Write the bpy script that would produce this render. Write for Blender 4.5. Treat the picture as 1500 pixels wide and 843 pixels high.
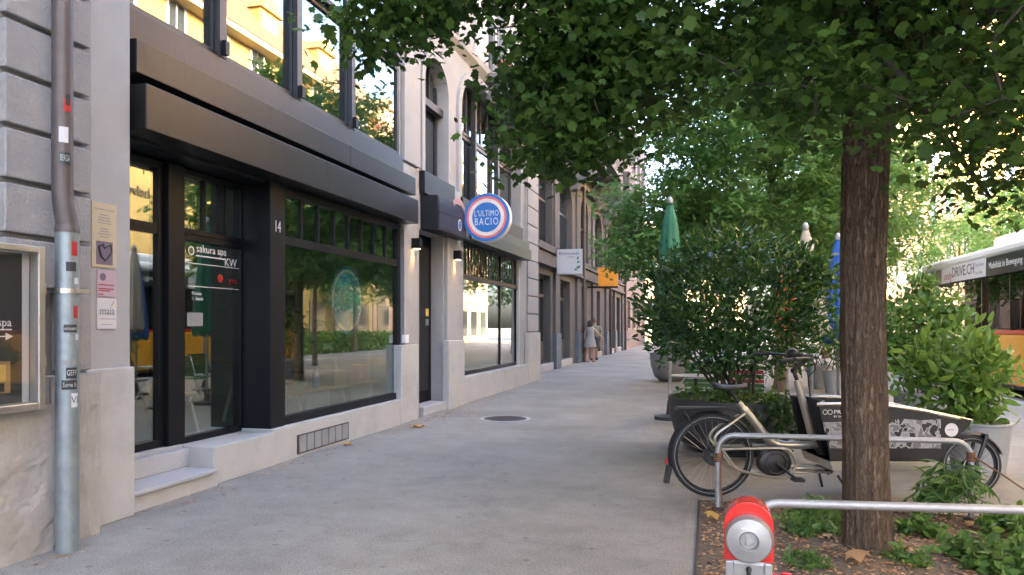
import bpy, math, random
import numpy as np
from mathutils import Matrix, Vector
for o in list(bpy.data.objects): bpy.data.objects.remove(o)
S = bpy.context.scene
COL = S.collection
rad = math.radians
R = random.Random(7)

# ------------------------------------------------------------------ camera
FPX, HV, CH = 1083., 478., 1.45            # focal length (px of the 1500 px photo), horizon row, eye height
YAW = math.atan((1040-750)/FPX)
cam = bpy.data.cameras.new('camera'); co = bpy.data.objects.new('camera', cam); COL.objects.link(co)
co.location = (0, 0, CH); co.rotation_euler = (rad(90), 0, YAW)
cam.sensor_width = 36; cam.lens = 36*FPX/1500; cam.shift_y = (HV-421.5)/1500
cam.clip_start = .05; cam.clip_end = 1500
S.camera = co
# ------------------------------------------------------------------ sky, sun, exposure
SUN_EL, SUN_AZ = rad(17), rad(-112)         # azimuth from +Y, clockwise positive: sun stands behind the shop fronts
w = bpy.data.worlds.new('World'); S.world = w; w.use_nodes = True
nt = w.node_tree; bg = nt.nodes['Background']
sky = nt.nodes.new('ShaderNodeTexSky'); sky.sky_type = 'NISHITA'; sky.sun_disc = False
sky.sun_elevation = SUN_EL; sky.sun_rotation = SUN_AZ; sky.air_density = .55; sky.dust_density = 7.0; sky.ozone_density = .0
nt.links.new(sky.outputs[0], bg.inputs[0]); bg.inputs[1].default_value = .15
sl = bpy.data.lights.new('sun', 'SUN'); sl.energy = 2.0; sl.angle = rad(.5); sl.color = (1, .64, .3)
so = bpy.data.objects.new('sun', sl); COL.objects.link(so)
sd = Vector((math.sin(SUN_AZ)*math.cos(SUN_EL), math.cos(SUN_AZ)*math.cos(SUN_EL), math.sin(SUN_EL)))
so.rotation_euler = sd.to_track_quat('Z', 'Y').to_euler(); so.location = (-30, -10, 40)
S.view_settings.view_transform = 'Standard'; S.view_settings.look = 'None'
S.view_settings.exposure = 4.7; S.view_settings.gamma = 1
S.render.engine = 'CYCLES'
S.cycles.max_bounces = 8; S.cycles.transparent_max_bounces = 12; S.cycles.transmission_bounces = 4
S.cycles.diffuse_bounces = 4; S.cycles.caustics_reflective = False; S.cycles.caustics_refractive = False

# ------------------------------------------------------------------ pixel directions (distance always comes from the plane a thing touches)
_s, _c = math.sin(YAW), math.cos(YAW)
def _d(u, v):
    r = (u-750)/FPX; return (-_s+r*_c, _c+r*_s, (HV-v)/FPX)
def YX(u, X): a = _d(u, 0); return X*a[1]/a[0]
def ZX(u, v, X): a = _d(u, v); return CH+X/a[0]*a[2]
def G(u, v, Z=0.): a = _d(u, v); t = (Z-CH)/a[2]; return (t*a[0], t*a[1], Z)
def proj(x, y, z):
    dep = -_s*x+_c*y; return 750+FPX*(_c*x+_s*y)/dep, HV-FPX*(z-CH)/dep, dep

# ------------------------------------------------------------------ materials
def nodes(name):
    m = bpy.data.materials.new(name); m.use_nodes = True; return m, m.node_tree, m.node_tree.nodes['Principled BSDF']
def mat(name, col, rough=.6, metal=0, var=.15, scale=6., bump=0., bscale=60., stretch=None, spec=.5, coat=0, rvar=0., blotch=None, blotch_scale=1.2, blotch_amt=.5):
    m, t, p = nodes(name); L = t.links.new
    tc = t.nodes.new('ShaderNodeTexCoord'); mp = t.nodes.new('ShaderNodeMapping'); L(tc.outputs['Object'], mp.inputs[0])
    if stretch: mp.inputs['Scale'].default_value = stretch
    n = t.nodes.new('ShaderNodeTexNoise'); n.inputs['Scale'].default_value = scale; n.inputs['Detail'].default_value = 6
    n.inputs['Roughness'].default_value = .65; L(mp.outputs[0], n.inputs['Vector'])
    r = t.nodes.new('ShaderNodeValToRGB'); e = r.color_ramp.elements
    e[0].position = .25; e[1].position = .75
    e[0].color = tuple(c*(1-var) for c in col)+(1,); e[1].color = tuple(min(1, c*(1+var)) for c in col)+(1,)
    L(n.outputs[0], r.inputs[0]); out = r.outputs[0]
    if blotch:
        n2 = t.nodes.new('ShaderNodeTexNoise'); n2.inputs['Scale'].default_value = blotch_scale; n2.inputs['Detail'].default_value = 8; n2.inputs['Roughness'].default_value = .7
        L(mp.outputs[0], n2.inputs['Vector'])
        r2 = t.nodes.new('ShaderNodeValToRGB'); r2.color_ramp.elements[0].position = .52; r2.color_ramp.elements[1].position = .68
        r2.color_ramp.elements[1].color = (blotch_amt,)*3+(1,)
        L(n2.outputs[0], r2.inputs[0]); mx = t.nodes.new('ShaderNodeMixRGB'); L(r2.outputs[0], mx.inputs[0]); L(out, mx.inputs[1]); mx.inputs[2].default_value = tuple(blotch)+(1,)
        out = mx.outputs[0]
    L(out, p.inputs['Base Color'])
    p.inputs['Roughness'].default_value = rough; p.inputs['Metallic'].default_value = metal
    p.inputs['Specular IOR Level'].default_value = spec; p.inputs['Coat Weight'].default_value = coat
    if rvar:
        mr = t.nodes.new('ShaderNodeMapRange'); mr.inputs[3].default_value = rough-rvar; mr.inputs[4].default_value = rough+rvar
        L(n.outputs[0], mr.inputs[0]); L(mr.outputs[0], p.inputs['Roughness'])
    if bump:
        b = t.nodes.new('ShaderNodeTexNoise'); b.inputs['Scale'].default_value = bscale; b.inputs['Detail'].default_value = 5; L(mp.outputs[0], b.inputs['Vector'])
        bn = t.nodes.new('ShaderNodeBump'); bn.inputs['Strength'].default_value = bump; bn.inputs['Distance'].default_value = .01
        L(b.outputs[0], bn.inputs['Height']); L(bn.outputs[0], p.inputs['Normal'])
    return m
def glass(name, tint=(.72, .78, .76), f0=.1, rough=0.0):
    m = bpy.data.materials.new(name); m.use_nodes = True; t = m.node_tree; t.nodes.clear(); L = t.links.new
    o = t.nodes.new('ShaderNodeOutputMaterial'); mx = t.nodes.new('ShaderNodeMixShader')
    f = t.nodes.new('ShaderNodeLayerWeight'); f.inputs[0].default_value = .5
    p5 = t.nodes.new('ShaderNodeMath'); p5.operation = 'POWER'; p5.inputs[1].default_value = 4.; L(f.outputs['Facing'], p5.inputs[0])
    ma = t.nodes.new('ShaderNodeMath'); ma.operation = 'MULTIPLY_ADD'; ma.inputs[1].default_value = 1-f0; ma.inputs[2].default_value = f0; L(p5.outputs[0], ma.inputs[0])
    a = t.nodes.new('ShaderNodeBsdfTransparent'); a.inputs[0].default_value = tint+(1,)
    g = t.nodes.new('ShaderNodeBsdfGlossy'); g.inputs['Roughness'].default_value = rough; g.inputs[0].default_value = (.97, .98, .97, 1)
    L(ma.outputs[0], mx.inputs[0]); L(a.outputs[0], mx.inputs[1]); L(g.outputs[0], mx.inputs[2]); L(mx.outputs[0], o.inputs[0])
    return m
def leafmat(name, c0, c1, rough=.45, trans=.35, tcol=None):
    m, t, p = nodes(name); L = t.links.new
    g = t.nodes.new('ShaderNodeNewGeometry'); r = t.nodes.new('ShaderNodeValToRGB')
    r.color_ramp.elements[0].color = tuple(c0)+(1,); r.color_ramp.elements[1].color = tuple(c1)+(1,)
    L(g.outputs['Random Per Island'], r.inputs[0]); L(r.outputs[0], p.inputs['Base Color'])
    p.inputs['Roughness'].default_value = rough; p.inputs['Specular IOR Level'].default_value = .4
    tr = t.nodes.new('ShaderNodeBsdfTranslucent'); mx = t.nodes.new('ShaderNodeMixShader'); mx.inputs[0].default_value = trans
    hs = t.nodes.new('ShaderNodeHueSaturation'); hs.inputs['Value'].default_value = 1.6; hs.inputs['Hue'].default_value = .48
    L(r.outputs[0], hs.inputs['Color']); L(hs.outputs[0], tr.inputs[0])
    L(p.outputs[0], mx.inputs[1]); L(tr.outputs[0], mx.inputs[2]); L(mx.outputs[0], t.nodes['Material Output'].inputs[0])
    return m
def emit(name, col, st):
    m, t, p = nodes(name); p.inputs['Base Color'].default_value = tuple(col)+(1,); p.inputs['Emission Color'].default_value = tuple(col)+(1,); p.inputs['Emission Strength'].default_value = st; return m
def artmat():
    m, t, p = nodes('line_art_print'); L = t.links.new
    tc = t.nodes.new('ShaderNodeTexCoord'); n = t.nodes.new('ShaderNodeTexNoise'); n.inputs['Scale'].default_value = 9; n.inputs['Detail'].default_value = 3; L(tc.outputs['Object'], n.inputs['Vector'])
    d = t.nodes.new('ShaderNodeMixRGB'); d.blend_type = 'LINEAR_LIGHT'; d.inputs[0].default_value = .09; L(tc.outputs['Object'], d.inputs[1]); L(n.outputs['Color'], d.inputs[2])
    v = t.nodes.new('ShaderNodeTexVoronoi'); v.feature = 'DISTANCE_TO_EDGE'; v.inputs['Scale'].default_value = 17; L(d.outputs[0], v.inputs['Vector'])
    c = t.nodes.new('ShaderNodeTexVoronoi'); c.inputs['Scale'].default_value = 17; L(d.outputs[0], c.inputs['Vector'])
    r = t.nodes.new('ShaderNodeValToRGB'); r.color_ramp.interpolation = 'CONSTANT'; e = r.color_ramp.elements; e[0].color = (.012, .012, .013, 1); e[1].position = .42; e[1].color = (.13, .13, .135, 1); x = e.new(.75); x.color = (.24, .24, .245, 1)
    sp = t.nodes.new('ShaderNodeSeparateColor'); L(c.outputs['Color'], sp.inputs[0]); L(sp.outputs[0], r.inputs[0])
    g = t.nodes.new('ShaderNodeMath'); g.operation = 'LESS_THAN'; g.inputs[1].default_value = .07; L(v.outputs['Distance'], g.inputs[0])
    mx = t.nodes.new('ShaderNodeMixRGB'); L(g.outputs[0], mx.inputs[0]); L(r.outputs[0], mx.inputs[1]); mx.inputs[2].default_value = (.3, .3, .31, 1)
    L(mx.outputs[0], p.inputs['Base Color']); p.inputs['Roughness'].default_value = .4
    return m
def barkmat(name, c, bs=26):
    m, t, p = nodes(name); L = t.links.new
    tc = t.nodes.new('ShaderNodeTexCoord'); mp = t.nodes.new('ShaderNodeMapping'); mp.inputs['Scale'].default_value = (1, 1, .13); L(tc.outputs['Object'], mp.inputs[0])
    n = t.nodes.new('ShaderNodeTexNoise'); n.inputs['Scale'].default_value = bs; n.inputs['Detail'].default_value = 8; n.inputs['Roughness'].default_value = .7; n.inputs['Distortion'].default_value = .6
    v = t.nodes.new('ShaderNodeTexVoronoi'); v.feature = 'DISTANCE_TO_EDGE'; v.inputs['Scale'].default_value = bs*1.6
    L(mp.outputs[0], n.inputs['Vector']); mv = t.nodes.new('ShaderNodeMixRGB'); mv.inputs[0].default_value = .12; L(mp.outputs[0], mv.inputs[1]); L(n.outputs['Color'], mv.inputs[2]); L(mv.outputs[0], v.inputs['Vector'])
    r = t.nodes.new('ShaderNodeValToRGB'); e = r.color_ramp.elements; e[0].position = .28; e[1].position = .72; e[0].color = tuple(k*.55 for k in c)+(1,); e[1].color = tuple(k*1.4 for k in c)+(1,)
    L(n.outputs[0], r.inputs[0]); r2 = t.nodes.new('ShaderNodeValToRGB'); e = r2.color_ramp.elements; e[0].position = .0; e[1].position = .14; e[0].color = (.35, .35, .35, 1)
    L(v.outputs['Distance'], r2.inputs[0]); mx = t.nodes.new('ShaderNodeMixRGB'); mx.blend_type = 'MULTIPLY'; mx.inputs[0].default_value = .85; L(r.outputs[0], mx.inputs[1]); L(r2.outputs[0], mx.inputs[2])
    L(mx.outputs[0], p.inputs['Base Color']); p.inputs['Roughness'].default_value = .92; p.inputs['Specular IOR Level'].default_value = .2
    ad = t.nodes.new('ShaderNodeMath'); ad.operation = 'MULTIPLY_ADD'; ad.inputs[1].default_value = .6; L(r2.outputs[0], ad.inputs[0]); L(n.outputs[0], ad.inputs[2])
    b = t.nodes.new('ShaderNodeBump'); b.inputs['Strength'].default_value = 1; b.inputs['Distance'].default_value = .018; L(ad.outputs[0], b.inputs['Height']); L(b.outputs[0], p.inputs['Normal'])
    return m
def asphalt(name, col):
    m, t, p = nodes(name); L = t.links.new
    tc = t.nodes.new('ShaderNodeTexCoord')
    n1 = t.nodes.new('ShaderNodeTexNoise'); n1.inputs['Scale'].default_value = 80; n1.inputs['Detail'].default_value = 7; n1.inputs['Roughness'].default_value = .75
    n2 = t.nodes.new('ShaderNodeTexNoise'); n2.inputs['Scale'].default_value = .7; n2.inputs['Detail'].default_value = 9; n2.inputs['Roughness'].default_value = .62
    v = t.nodes.new('ShaderNodeTexVoronoi'); v.voronoi_dimensions = '2D'; v.feature = 'F1'; v.inputs['Scale'].default_value = 1.3; v.inputs['Randomness'].default_value = 1
    for q in (n1, n2, v): L(tc.outputs['Object'], q.inputs['Vector'])
    r1 = t.nodes.new('ShaderNodeValToRGB'); e = r1.color_ramp.elements; e[0].position = .3; e[1].position = .72
    e[0].color = tuple(c*.42 for c in col)+(1,); e[1].color = tuple(c*1.65 for c in col)+(1,)
    r2 = t.nodes.new('ShaderNodeValToRGB'); e = r2.color_ramp.elements; e[0].position = .35; e[1].position = .68
    e[0].color = (.72, .715, .705, 1); e[1].color = (1.06, 1.05, 1.03, 1)
    L(n1.outputs[0], r1.inputs[0]); L(n2.outputs[0], r2.inputs[0])
    mx = t.nodes.new('ShaderNodeMixRGB'); mx.blend_type = 'MULTIPLY'; mx.inputs[0].default_value = 1; L(r1.outputs[0], mx.inputs[1]); L(r2.outputs[0], mx.inputs[2])
    r3 = t.nodes.new('ShaderNodeValToRGB'); e = r3.color_ramp.elements; e[0].position = .022; e[1].position = .034; e[0].color = (.62, .62, .62, 1); e[1].color = (1, 1, 1, 1)
    L(v.outputs['Distance'], r3.inputs[0])
    m2 = t.nodes.new('ShaderNodeMixRGB'); m2.blend_type = 'MULTIPLY'; m2.inputs[0].default_value = .8; L(mx.outputs[0], m2.inputs[1]); L(r3.outputs[0], m2.inputs[2])
    ck = t.nodes.new('ShaderNodeTexVoronoi'); ck.feature = 'DISTANCE_TO_EDGE'; ck.inputs['Scale'].default_value = .33
    dn = t.nodes.new('ShaderNodeTexNoise'); dn.inputs['Scale'].default_value = 2.2; dn.inputs['Detail'].default_value = 6; L(tc.outputs['Object'], dn.inputs['Vector'])
    dm_ = t.nodes.new('ShaderNodeMixRGB'); dm_.blend_type = 'LINEAR_LIGHT'; dm_.inputs[0].default_value = .35; L(tc.outputs['Object'], dm_.inputs[1]); L(dn.outputs['Color'], dm_.inputs[2]); L(dm_.outputs[0], ck.inputs['Vector'])
    r4 = t.nodes.new('ShaderNodeValToRGB'); e = r4.color_ramp.elements; e[0].position = .0; e[1].position = .007; e[0].color = (.55, .54, .53, 1); e[1].color = (1, 1, 1, 1); L(ck.outputs['Distance'], r4.inputs[0])
    m4 = t.nodes.new('ShaderNodeMixRGB'); m4.blend_type = 'MULTIPLY'; m4.inputs[0].default_value = .22; L(m2.outputs[0], m4.inputs[1]); L(r4.outputs[0], m4.inputs[2])
    sg_ = t.nodes.new('ShaderNodeTexNoise'); sg_.inputs['Scale'].default_value = 4.5; sg_.inputs['Detail'].default_value = 8; sg_.inputs['Roughness'].default_value = .8; L(tc.outputs['Object'], sg_.inputs['Vector'])
    r5 = t.nodes.new('ShaderNodeValToRGB'); e = r5.color_ramp.elements; e[0].position = .3; e[1].position = .7; e[0].color = (.8, .795, .79, 1); e[1].color = (1.1, 1.1, 1.095, 1); L(sg_.outputs[0], r5.inputs[0])
    m5 = t.nodes.new('ShaderNodeMixRGB'); m5.blend_type = 'MULTIPLY'; m5.inputs[0].default_value = 1; L(m4.outputs[0], m5.inputs[1]); L(r5.outputs[0], m5.inputs[2])
    L(m5.outputs[0], p.inputs['Base Color']); p.inputs['Roughness'].default_value = .82
    bn = t.nodes.new('ShaderNodeBump'); bn.inputs['Strength'].default_value = .5; bn.inputs['Distance'].default_value = .006; L(n1.outputs[0], bn.inputs['Height']); L(bn.outputs[0], p.inputs['Normal'])
    return m
M = {}
M['asphalt'] = asphalt('asphalt_pavement', (.268, .26, .238)); M['road'] = asphalt('asphalt_road', (.19, .187, .184))
M['stucco'] = mat('grey_stucco', (.36, .36, .352), .85, var=.08, scale=2.5, bump=.35, bscale=90, blotch=(.3, .295, .285), blotch_scale=.9)
M['stone'] = mat('rusticated_stucco', (.285, .282, .275), .9, var=.1, scale=5, bump=.8, bscale=45)
M['peel'] = mat('peeling_stucco', (.35, .342, .322), .9, var=.12, scale=5, bump=.9, bscale=14, blotch=(.29, .275, .24), blotch_scale=2.2, blotch_amt=.8)
M['plinth'] = mat('plinth_concrete', (.43, .435, .42), .8, var=.08, scale=4, bump=.25, bscale=80, blotch=(.3, .3, .285), blotch_scale=1.6)
M['granite'] = mat('granite_step', (.4, .41, .42), .6, var=.25, scale=120)
M['white_trim'] = mat('white_stucco_trim', (.5, .495, .485), .8, var=.06, scale=3)
M['bronze'] = mat('bronze_metal_panel', (.022, .022, .0235), .34, .25, var=.3, scale=4, stretch=(1, 7, .5), rvar=.08, spec=.3)
M['dark'] = mat('dark_panel', (.015, .017, .02), .42, .0, var=.1, scale=4, rvar=.05, spec=.25)
M['frame'] = mat('black_metal_frame', (.006, .0075, .01), .42, 0, var=.15, spec=.22)
M['greyframe'] = mat('grey_metal_frame', (.045, .047, .05), .45, .3)
M['glass'] = glass('shop_glass', (.74, .84, .79), .25)
M['glass_up'] = glass('coated_glass', (.42, .5, .47), .19)
M['glass_case'] = glass('case_glass', (.95, .96, .96), .03); M['glass_far'] = glass('window_glass', (.7, .75, .75), .12)
M['room'] = mat('room_wall', (.6, .62, .58), .8); M['roomfloor'] = mat('room_floor', (.42, .36, .28), .4)
M['blackdoor'] = mat('black_door', (.006, .006, .008), .5, spec=.15)
M['pipe_up'] = mat('brown_painted_pipe', (.095, .08, .075), .5, .2, var=.2, scale=8)
M['zinc'] = mat('galvanised_steel', (.25, .295, .31), .5, .6, var=.22, scale=9, blotch=(.33, .36, .36), blotch_scale=6, rvar=.1)
M['zincp'] = mat('zinc_planter', (.3, .32, .335), .55, .35, var=.15, scale=5, blotch=(.22, .23, .24), blotch_scale=2)
M['steel'] = mat('brushed_steel', (.5, .5, .49), .33, .9, var=.1)
M['alu'] = mat('aluminium', (.36, .36, .355), .45, .7, var=.1, scale=8, blotch=(.28, .275, .265), blotch_scale=9)
M['white'] = mat('white_paint', (.75, .75, .74), .5, var=.04); M['paper'] = mat('white_paper', (.55, .55, .56), .7, var=.03)
M['cream'] = mat('cream_paper', (.48, .4, .27), .7, var=.05); M['pink'] = mat('pink_paper', (.46, .34, .38), .7, var=.05)
M['ink'] = mat('black_ink', (.03, .03, .03), .6); M['mauve'] = mat('mauve_print', (.14, .11, .15), .6); M['greyink'] = mat('grey_ink', (.25, .25, .25), .6)
M['goldink'] = mat('gold_ink', (.6, .4, .12), .6)
M['wtext'] = mat('white_vinyl', (.72, .72, .72), .5, var=.02); M['redtext'] = mat('red_vinyl', (.35, .02, .02), .5)
M['blue'] = mat('blue_sign', (.025, .17, .5), .35, var=.05); M['signpink'] = mat('red_ring', (.75, .17, .17), .4); M['signwhite'] = mat('cream_ring', (.78, .72, .66), .4)
M['dkgreen'] = mat('dark_green_panel', (.035, .055, .05), .4, .3, var=.1)
M['black'] = mat('black_plastic', (.014, .014, .016), .45); M['rubber'] = mat('black_rubber', (.02, .02, .021), .75, var=.2)
M['reflex'] = mat('reflective_strip', (.5, .5, .5), .4); M['champ'] = mat('champagne_frame', (.43, .41, .36), .32, .75, var=.05)
M['boxside'] = mat('black_box_side', (.009, .009, .01), .4); M['art'] = artmat()
M['red'] = mat('red_enamel', (.62, .022, .018), .22, coat=.5, var=.12, scale=3, blotch=(.45, .03, .025), blotch_scale=5, rvar=.08)
M['rope'] = mat('brown_rope', (.16, .08, .04), .9)
M['bark'] = barkmat('tree_bark', (.2, .145, .1), 38); M['twig'] = mat('twig_bark', (.05, .04, .03), .9)
M['thinbark'] = barkmat('young_bark', (.2, .15, .1))
M['soil'] = mat('tree_pit_soil', (.12, .09, .065), .95, var=.6, scale=28, bump=1, bscale=40, blotch=(.17, .12, .07), blotch_scale=14)
M['iron'] = mat('cast_iron', (.07, .05, .045), .6, .5, var=.3, scale=20)
M['maple'] = leafmat('maple_leaf', (.027, .074, .012), (.08, .155, .026), .45, .4)
M['feather'] = leafmat('feathery_leaf', (.058, .155, .036), (.13, .26, .07), .5, .48)
M['laurel'] = leafmat('laurel_leaf', (.016, .062, .013), (.06, .155, .034), .27, .28)
M['laurel2'] = leafmat('light_laurel_leaf', (.07, .165, .028), (.16, .28, .052), .32, .34)
M['bushleaf'] = leafmat('bush_leaf', (.05, .13, .022), (.11, .21, .038), .45, .38)
M['weed'] = leafmat('weed_leaf', (.05, .12, .025), (.12, .22, .05), .5, .35)
M['ivy'] = leafmat('ivy_leaf', (.02, .055, .018), (.05, .1, .03), .45, .25)
M['dry'] = leafmat('dry_leaf', (.24, .12, .05), (.5, .33, .18), .7, .2); M['yellowleaf'] = leafmat('yellow_leaf', (.45, .28, .05), (.55, .36, .08), .6, .3)
M['bowl'] = mat('dark_fibre_bowl', (.045, .045, .048), .6, var=.2, scale=3, blotch=(.075, .07, .07), blotch_scale=3)
M['greenslat'] = mat('green_painted_slat', (.045, .13, .04), .5, var=.12); M['redslat'] = mat('red_painted_slat', (.35, .045, .035), .5, var=.12)
M['parasolgreen'] = mat('green_canvas', (.03, .17, .1), .8, var=.12); M['parasolblue'] = mat('blue_canvas', (.02, .1, .42), .8, var=.12)
M['parasolbeige'] = mat('beige_canvas', (.48, .44, .37), .85, var=.1); M['parasolorange'] = mat('orange_canvas', (.75, .16, .03), .7, var=.1)
M['busyellow'] = mat('bus_yellow', (.8, .36, .012), .3, coat=.4, var=.05); M['busred'] = mat('bus_red', (.5, .02, .02), .3); M['buswhite'] = mat('bus_white', (.72, .73, .73), .35, coat=.3, var=.04)
M['busglass'] = glass('bus_glass', (.03, .04, .04), .05); M['busdark'] = mat('bus_dark', (.02, .022, .024), .35)
M['signorange'] = mat('orange_sign', (.85, .32, .02), .4)
M['skin'] = mat('skin', (.45, .26, .18), .55, var=.06); M['hair'] = mat('brown_hair', (.03, .018, .012), .6); M['hair2'] = mat('fair_hair', (.18, .1, .05), .6)
M['dress'] = mat('grey_pattern_dress', (.3, .29, .28), .85, var=.5, scale=40); M['tshirt'] = mat('olive_tshirt', (.2, .23, .17), .85); M['shorts'] = mat('dark_shorts', (.05, .05, .06), .85)
M['terracotta'] = mat('terracotta', (.42, .15, .08), .8, var=.12); M['wood'] = mat('warm_wood', (.32, .19, .09), .5, var=.25, scale=8, stretch=(8, 1, 1))
M['eavewhite'] = mat('eave_paint', (.36, .3, .2), .8); M['sunwall'] = mat('ochre_facade', (.36, .25, .09), .85, var=.06); M['sunwall2'] = mat('cream_facade', (.34, .3, .24), .85, var=.06); M['sunwall3'] = mat('peach_facade', (.34, .22, .15), .85, var=.06)
M['roof'] = mat('brown_roof_tiles', (.15, .085, .06), .85, var=.35, scale=20); M['pinkwall'] = mat('pink_facade', (.2, .17, .16), .85, var=.06)
M['lamp'] = emit('warm_lamp_lens', (1, .6, .25), 1.5)
M['kerb'] = mat('granite_kerb', (.36, .36, .355), .8, var=.2, scale=40)
M['decalblue'] = mat('window_decal_blue', (.04, .42, .66), .5); M['curtain'] = mat('curtain', (.55, .54, .5), .9)

# ------------------------------------------------------------------ mesh helpers
class MB:
    def __init__(s): s.v = []; s.f = []
    def poly(s, pts): n = len(s.v); s.v += [tuple(p) for p in pts]; s.f.append(list(range(n, n+len(pts)))); return s
    def box(s, x0, x1, y0, y1, z0, z1):
        if x0 > x1: x0, x1 = x1, x0
        if y0 > y1: y0, y1 = y1, y0
        if z0 > z1: z0, z1 = z1, z0
        n = len(s.v); s.v += [(x0,y0,z0),(x1,y0,z0),(x1,y1,z0),(x0,y1,z0),(x0,y0,z1),(x1,y0,z1),(x1,y1,z1),(x0,y1,z1)]
        s.f += [[n+i for i in q] for q in ((0,3,2,1),(4,5,6,7),(0,1,5,4),(1,2,6,5),(2,3,7,6),(3,0,4,7))]; return s
    def prism(s, pts, axis, a, b):              # outline extruded along an axis; for 'x' pts=(y,z), 'y' pts=(x,z), 'z' pts=(x,y)
        def P(p, k): return {'x': (k, p[0], p[1]), 'y': (p[0], k, p[1]), 'z': (p[0], p[1], k)}[axis]
        n = len(s.v); m = len(pts); s.v += [P(p, a) for p in pts]+[P(p, b) for p in pts]
        s.f += [list(range(n, n+m))[::-1], list(range(n+m, n+2*m))]
        s.f += [[n+i, n+(i+1) % m, n+m+(i+1) % m, n+m+i] for i in range(m)]; return s
    def tube(s, pts, r, n=8, cap=True):
        pts = [Vector(p) for p in pts]; k = len(pts); rs = r if isinstance(r, (list, tuple)) else [r]*k
        b = len(s.v); up = None
        for i, p in enumerate(pts):
            d = (pts[min(i+1, k-1)]-pts[max(i-1, 0)]).normalized()
            if up is None: up = Vector((0, 0, 1)) if abs(d.z) < .9 else Vector((1, 0, 0))
            sx = d.cross(up).normalized(); up = sx.cross(d).normalized()
            for j in range(n):
                a = 2*math.pi*j/n; s.v.append(tuple(p+(sx*math.cos(a)+up*math.sin(a))*rs[i]))
        for i in range(k-1):
            for j in range(n): s.f.append([b+i*n+j, b+i*n+(j+1) % n, b+(i+1)*n+(j+1) % n, b+(i+1)*n+j])
        if cap: s.f.append([b+j for j in range(n)][::-1]); s.f.append([b+(k-1)*n+j for j in range(n)])
        return s
    def lathe(s, prof, c=(0, 0, 0), n=24, axis='z', sx=1, sy=1):
        b = len(s.v); k = len(prof)
        for r, z in prof:
            for j in range(n):
                a = 2*math.pi*j/n; x, y = r*math.cos(a)*sx, r*math.sin(a)*sy
                s.v.append({'z': (c[0]+x, c[1]+y, c[2]+z), 'x': (c[0]+z, c[1]+x, c[2]+y), 'y': (c[0]+x, c[1]+z, c[2]+y)}[axis])
        for i in range(k-1):
            for j in range(n): s.f.append([b+i*n+j, b+i*n+(j+1) % n, b+(i+1)*n+(j+1) % n, b+(i+1)*n+j])
        if prof[0][0] > 1e-6: s.f.append([b+j for j in range(n)][::-1])
        if prof[-1][0] > 1e-6: s.f.append([b+(k-1)*n+j for j in range(n)])
        return s
    def build(s, name, m, parent=None, smooth=False, bevel=0, label=None, cat=None, group=None, kind=None):
        me = bpy.data.meshes.new(name); v = s.v
        loc = (0, 0, 0)
        if parent is None and cat:
            a = np.array(v); lo, hi = a.min(0), a.max(0); loc = ((lo[0]+hi[0])/2, (lo[1]+hi[1])/2, lo[2]); v = (a-np.array(loc)).tolist()
        me.from_pydata(v, [], s.f); me.update()
        return link(name, me, m, parent, smooth, bevel, label, cat, group, kind, loc)
def link(name, me, m, parent=None, smooth=False, bevel=0, label=None, cat=None, group=None, kind=None, loc=(0, 0, 0)):
    if m is not None and not me.materials: me.materials.append(M[m] if isinstance(m, str) else m)
    o = bpy.data.objects.new(name, me); COL.objects.link(o); o.location = loc
    if parent:
        o.parent = parent
        if parent.type == 'EMPTY' and not parent.get('_local'): o.matrix_parent_inverse = Matrix.Translation(-Vector(parent.location))
    if smooth: me.polygons.foreach_set('use_smooth', [True]*len(me.polygons)); 
    if smooth == 'auto': me.set_sharp_from_angle(angle=rad(40))
    if bevel:
        b = o.modifiers.new('bevel', 'BEVEL'); b.width = bevel; b.segments = 2; b.limit_method = 'ANGLE'
    if label: o['label'] = label
    if cat: o['category'] = cat
    if group: o['group'] = group
    if kind: o['kind'] = kind
    return o
def thing(name, label, cat, loc=(0, 0, 0), group=None, rz=0, local=False):
    o = bpy.data.objects.new(name, None); COL.objects.link(o); o.location = loc; o.rotation_euler = (0, 0, rz); o.empty_display_size = .1
    o['label'] = label; o['category'] = cat
    if group: o['group'] = group
    if local: o['_local'] = 1
    return o
def bx(name, m, parent, *a, bevel=0, **k): return MB().box(*a).build(name, m, parent, bevel=bevel, **k)
def copy_part(src, parent, loc, rot=None):
    c = src.copy(); COL.objects.link(c); c.parent = parent
    c.matrix_parent_inverse = Matrix.Translation(-Vector(parent.location)) if (parent.type == 'EMPTY' and not parent.get('_local')) else Matrix.Identity(4)
    c.location = loc
    if rot: c.rotation_euler = rot
    return c
FX = Matrix(((0, 0, 1), (1, 0, 0), (0, 1, 0))).to_4x4()      # writing on a wall that faces +x
FY = Matrix(((1, 0, 0), (0, 0, -1), (0, 1, 0))).to_4x4()     # writing that faces -y
FXM = Matrix(((0, 0, -1), (-1, 0, 0), (0, 1, 0))).to_4x4()   # writing on a wall that faces -x
def text(name, s, size, pos, face, m, parent, align='CENTER', ext=.001, sx=1.0, space=1.0, **k):
    cu = bpy.data.curves.new(name, 'FONT'); cu.body = s; cu.size = size; cu.align_x = align; cu.align_y = 'CENTER'; cu.extrude = ext; cu.resolution_u = 2; cu.space_character = space
    o = bpy.data.objects.new(name, cu); COL.objects.link(o)
    me = bpy.data.meshes.new_from_object(o.evaluated_get(bpy.context.evaluated_depsgraph_get()))
    bpy.data.objects.remove(o); bpy.data.curves.remove(cu)
    me.materials.clear(); me.transform(Matrix.Translation(pos) @ face @ Matrix.Diagonal((sx, 1, 1, 1)))
    return link(name, me, m, parent, **k)

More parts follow.
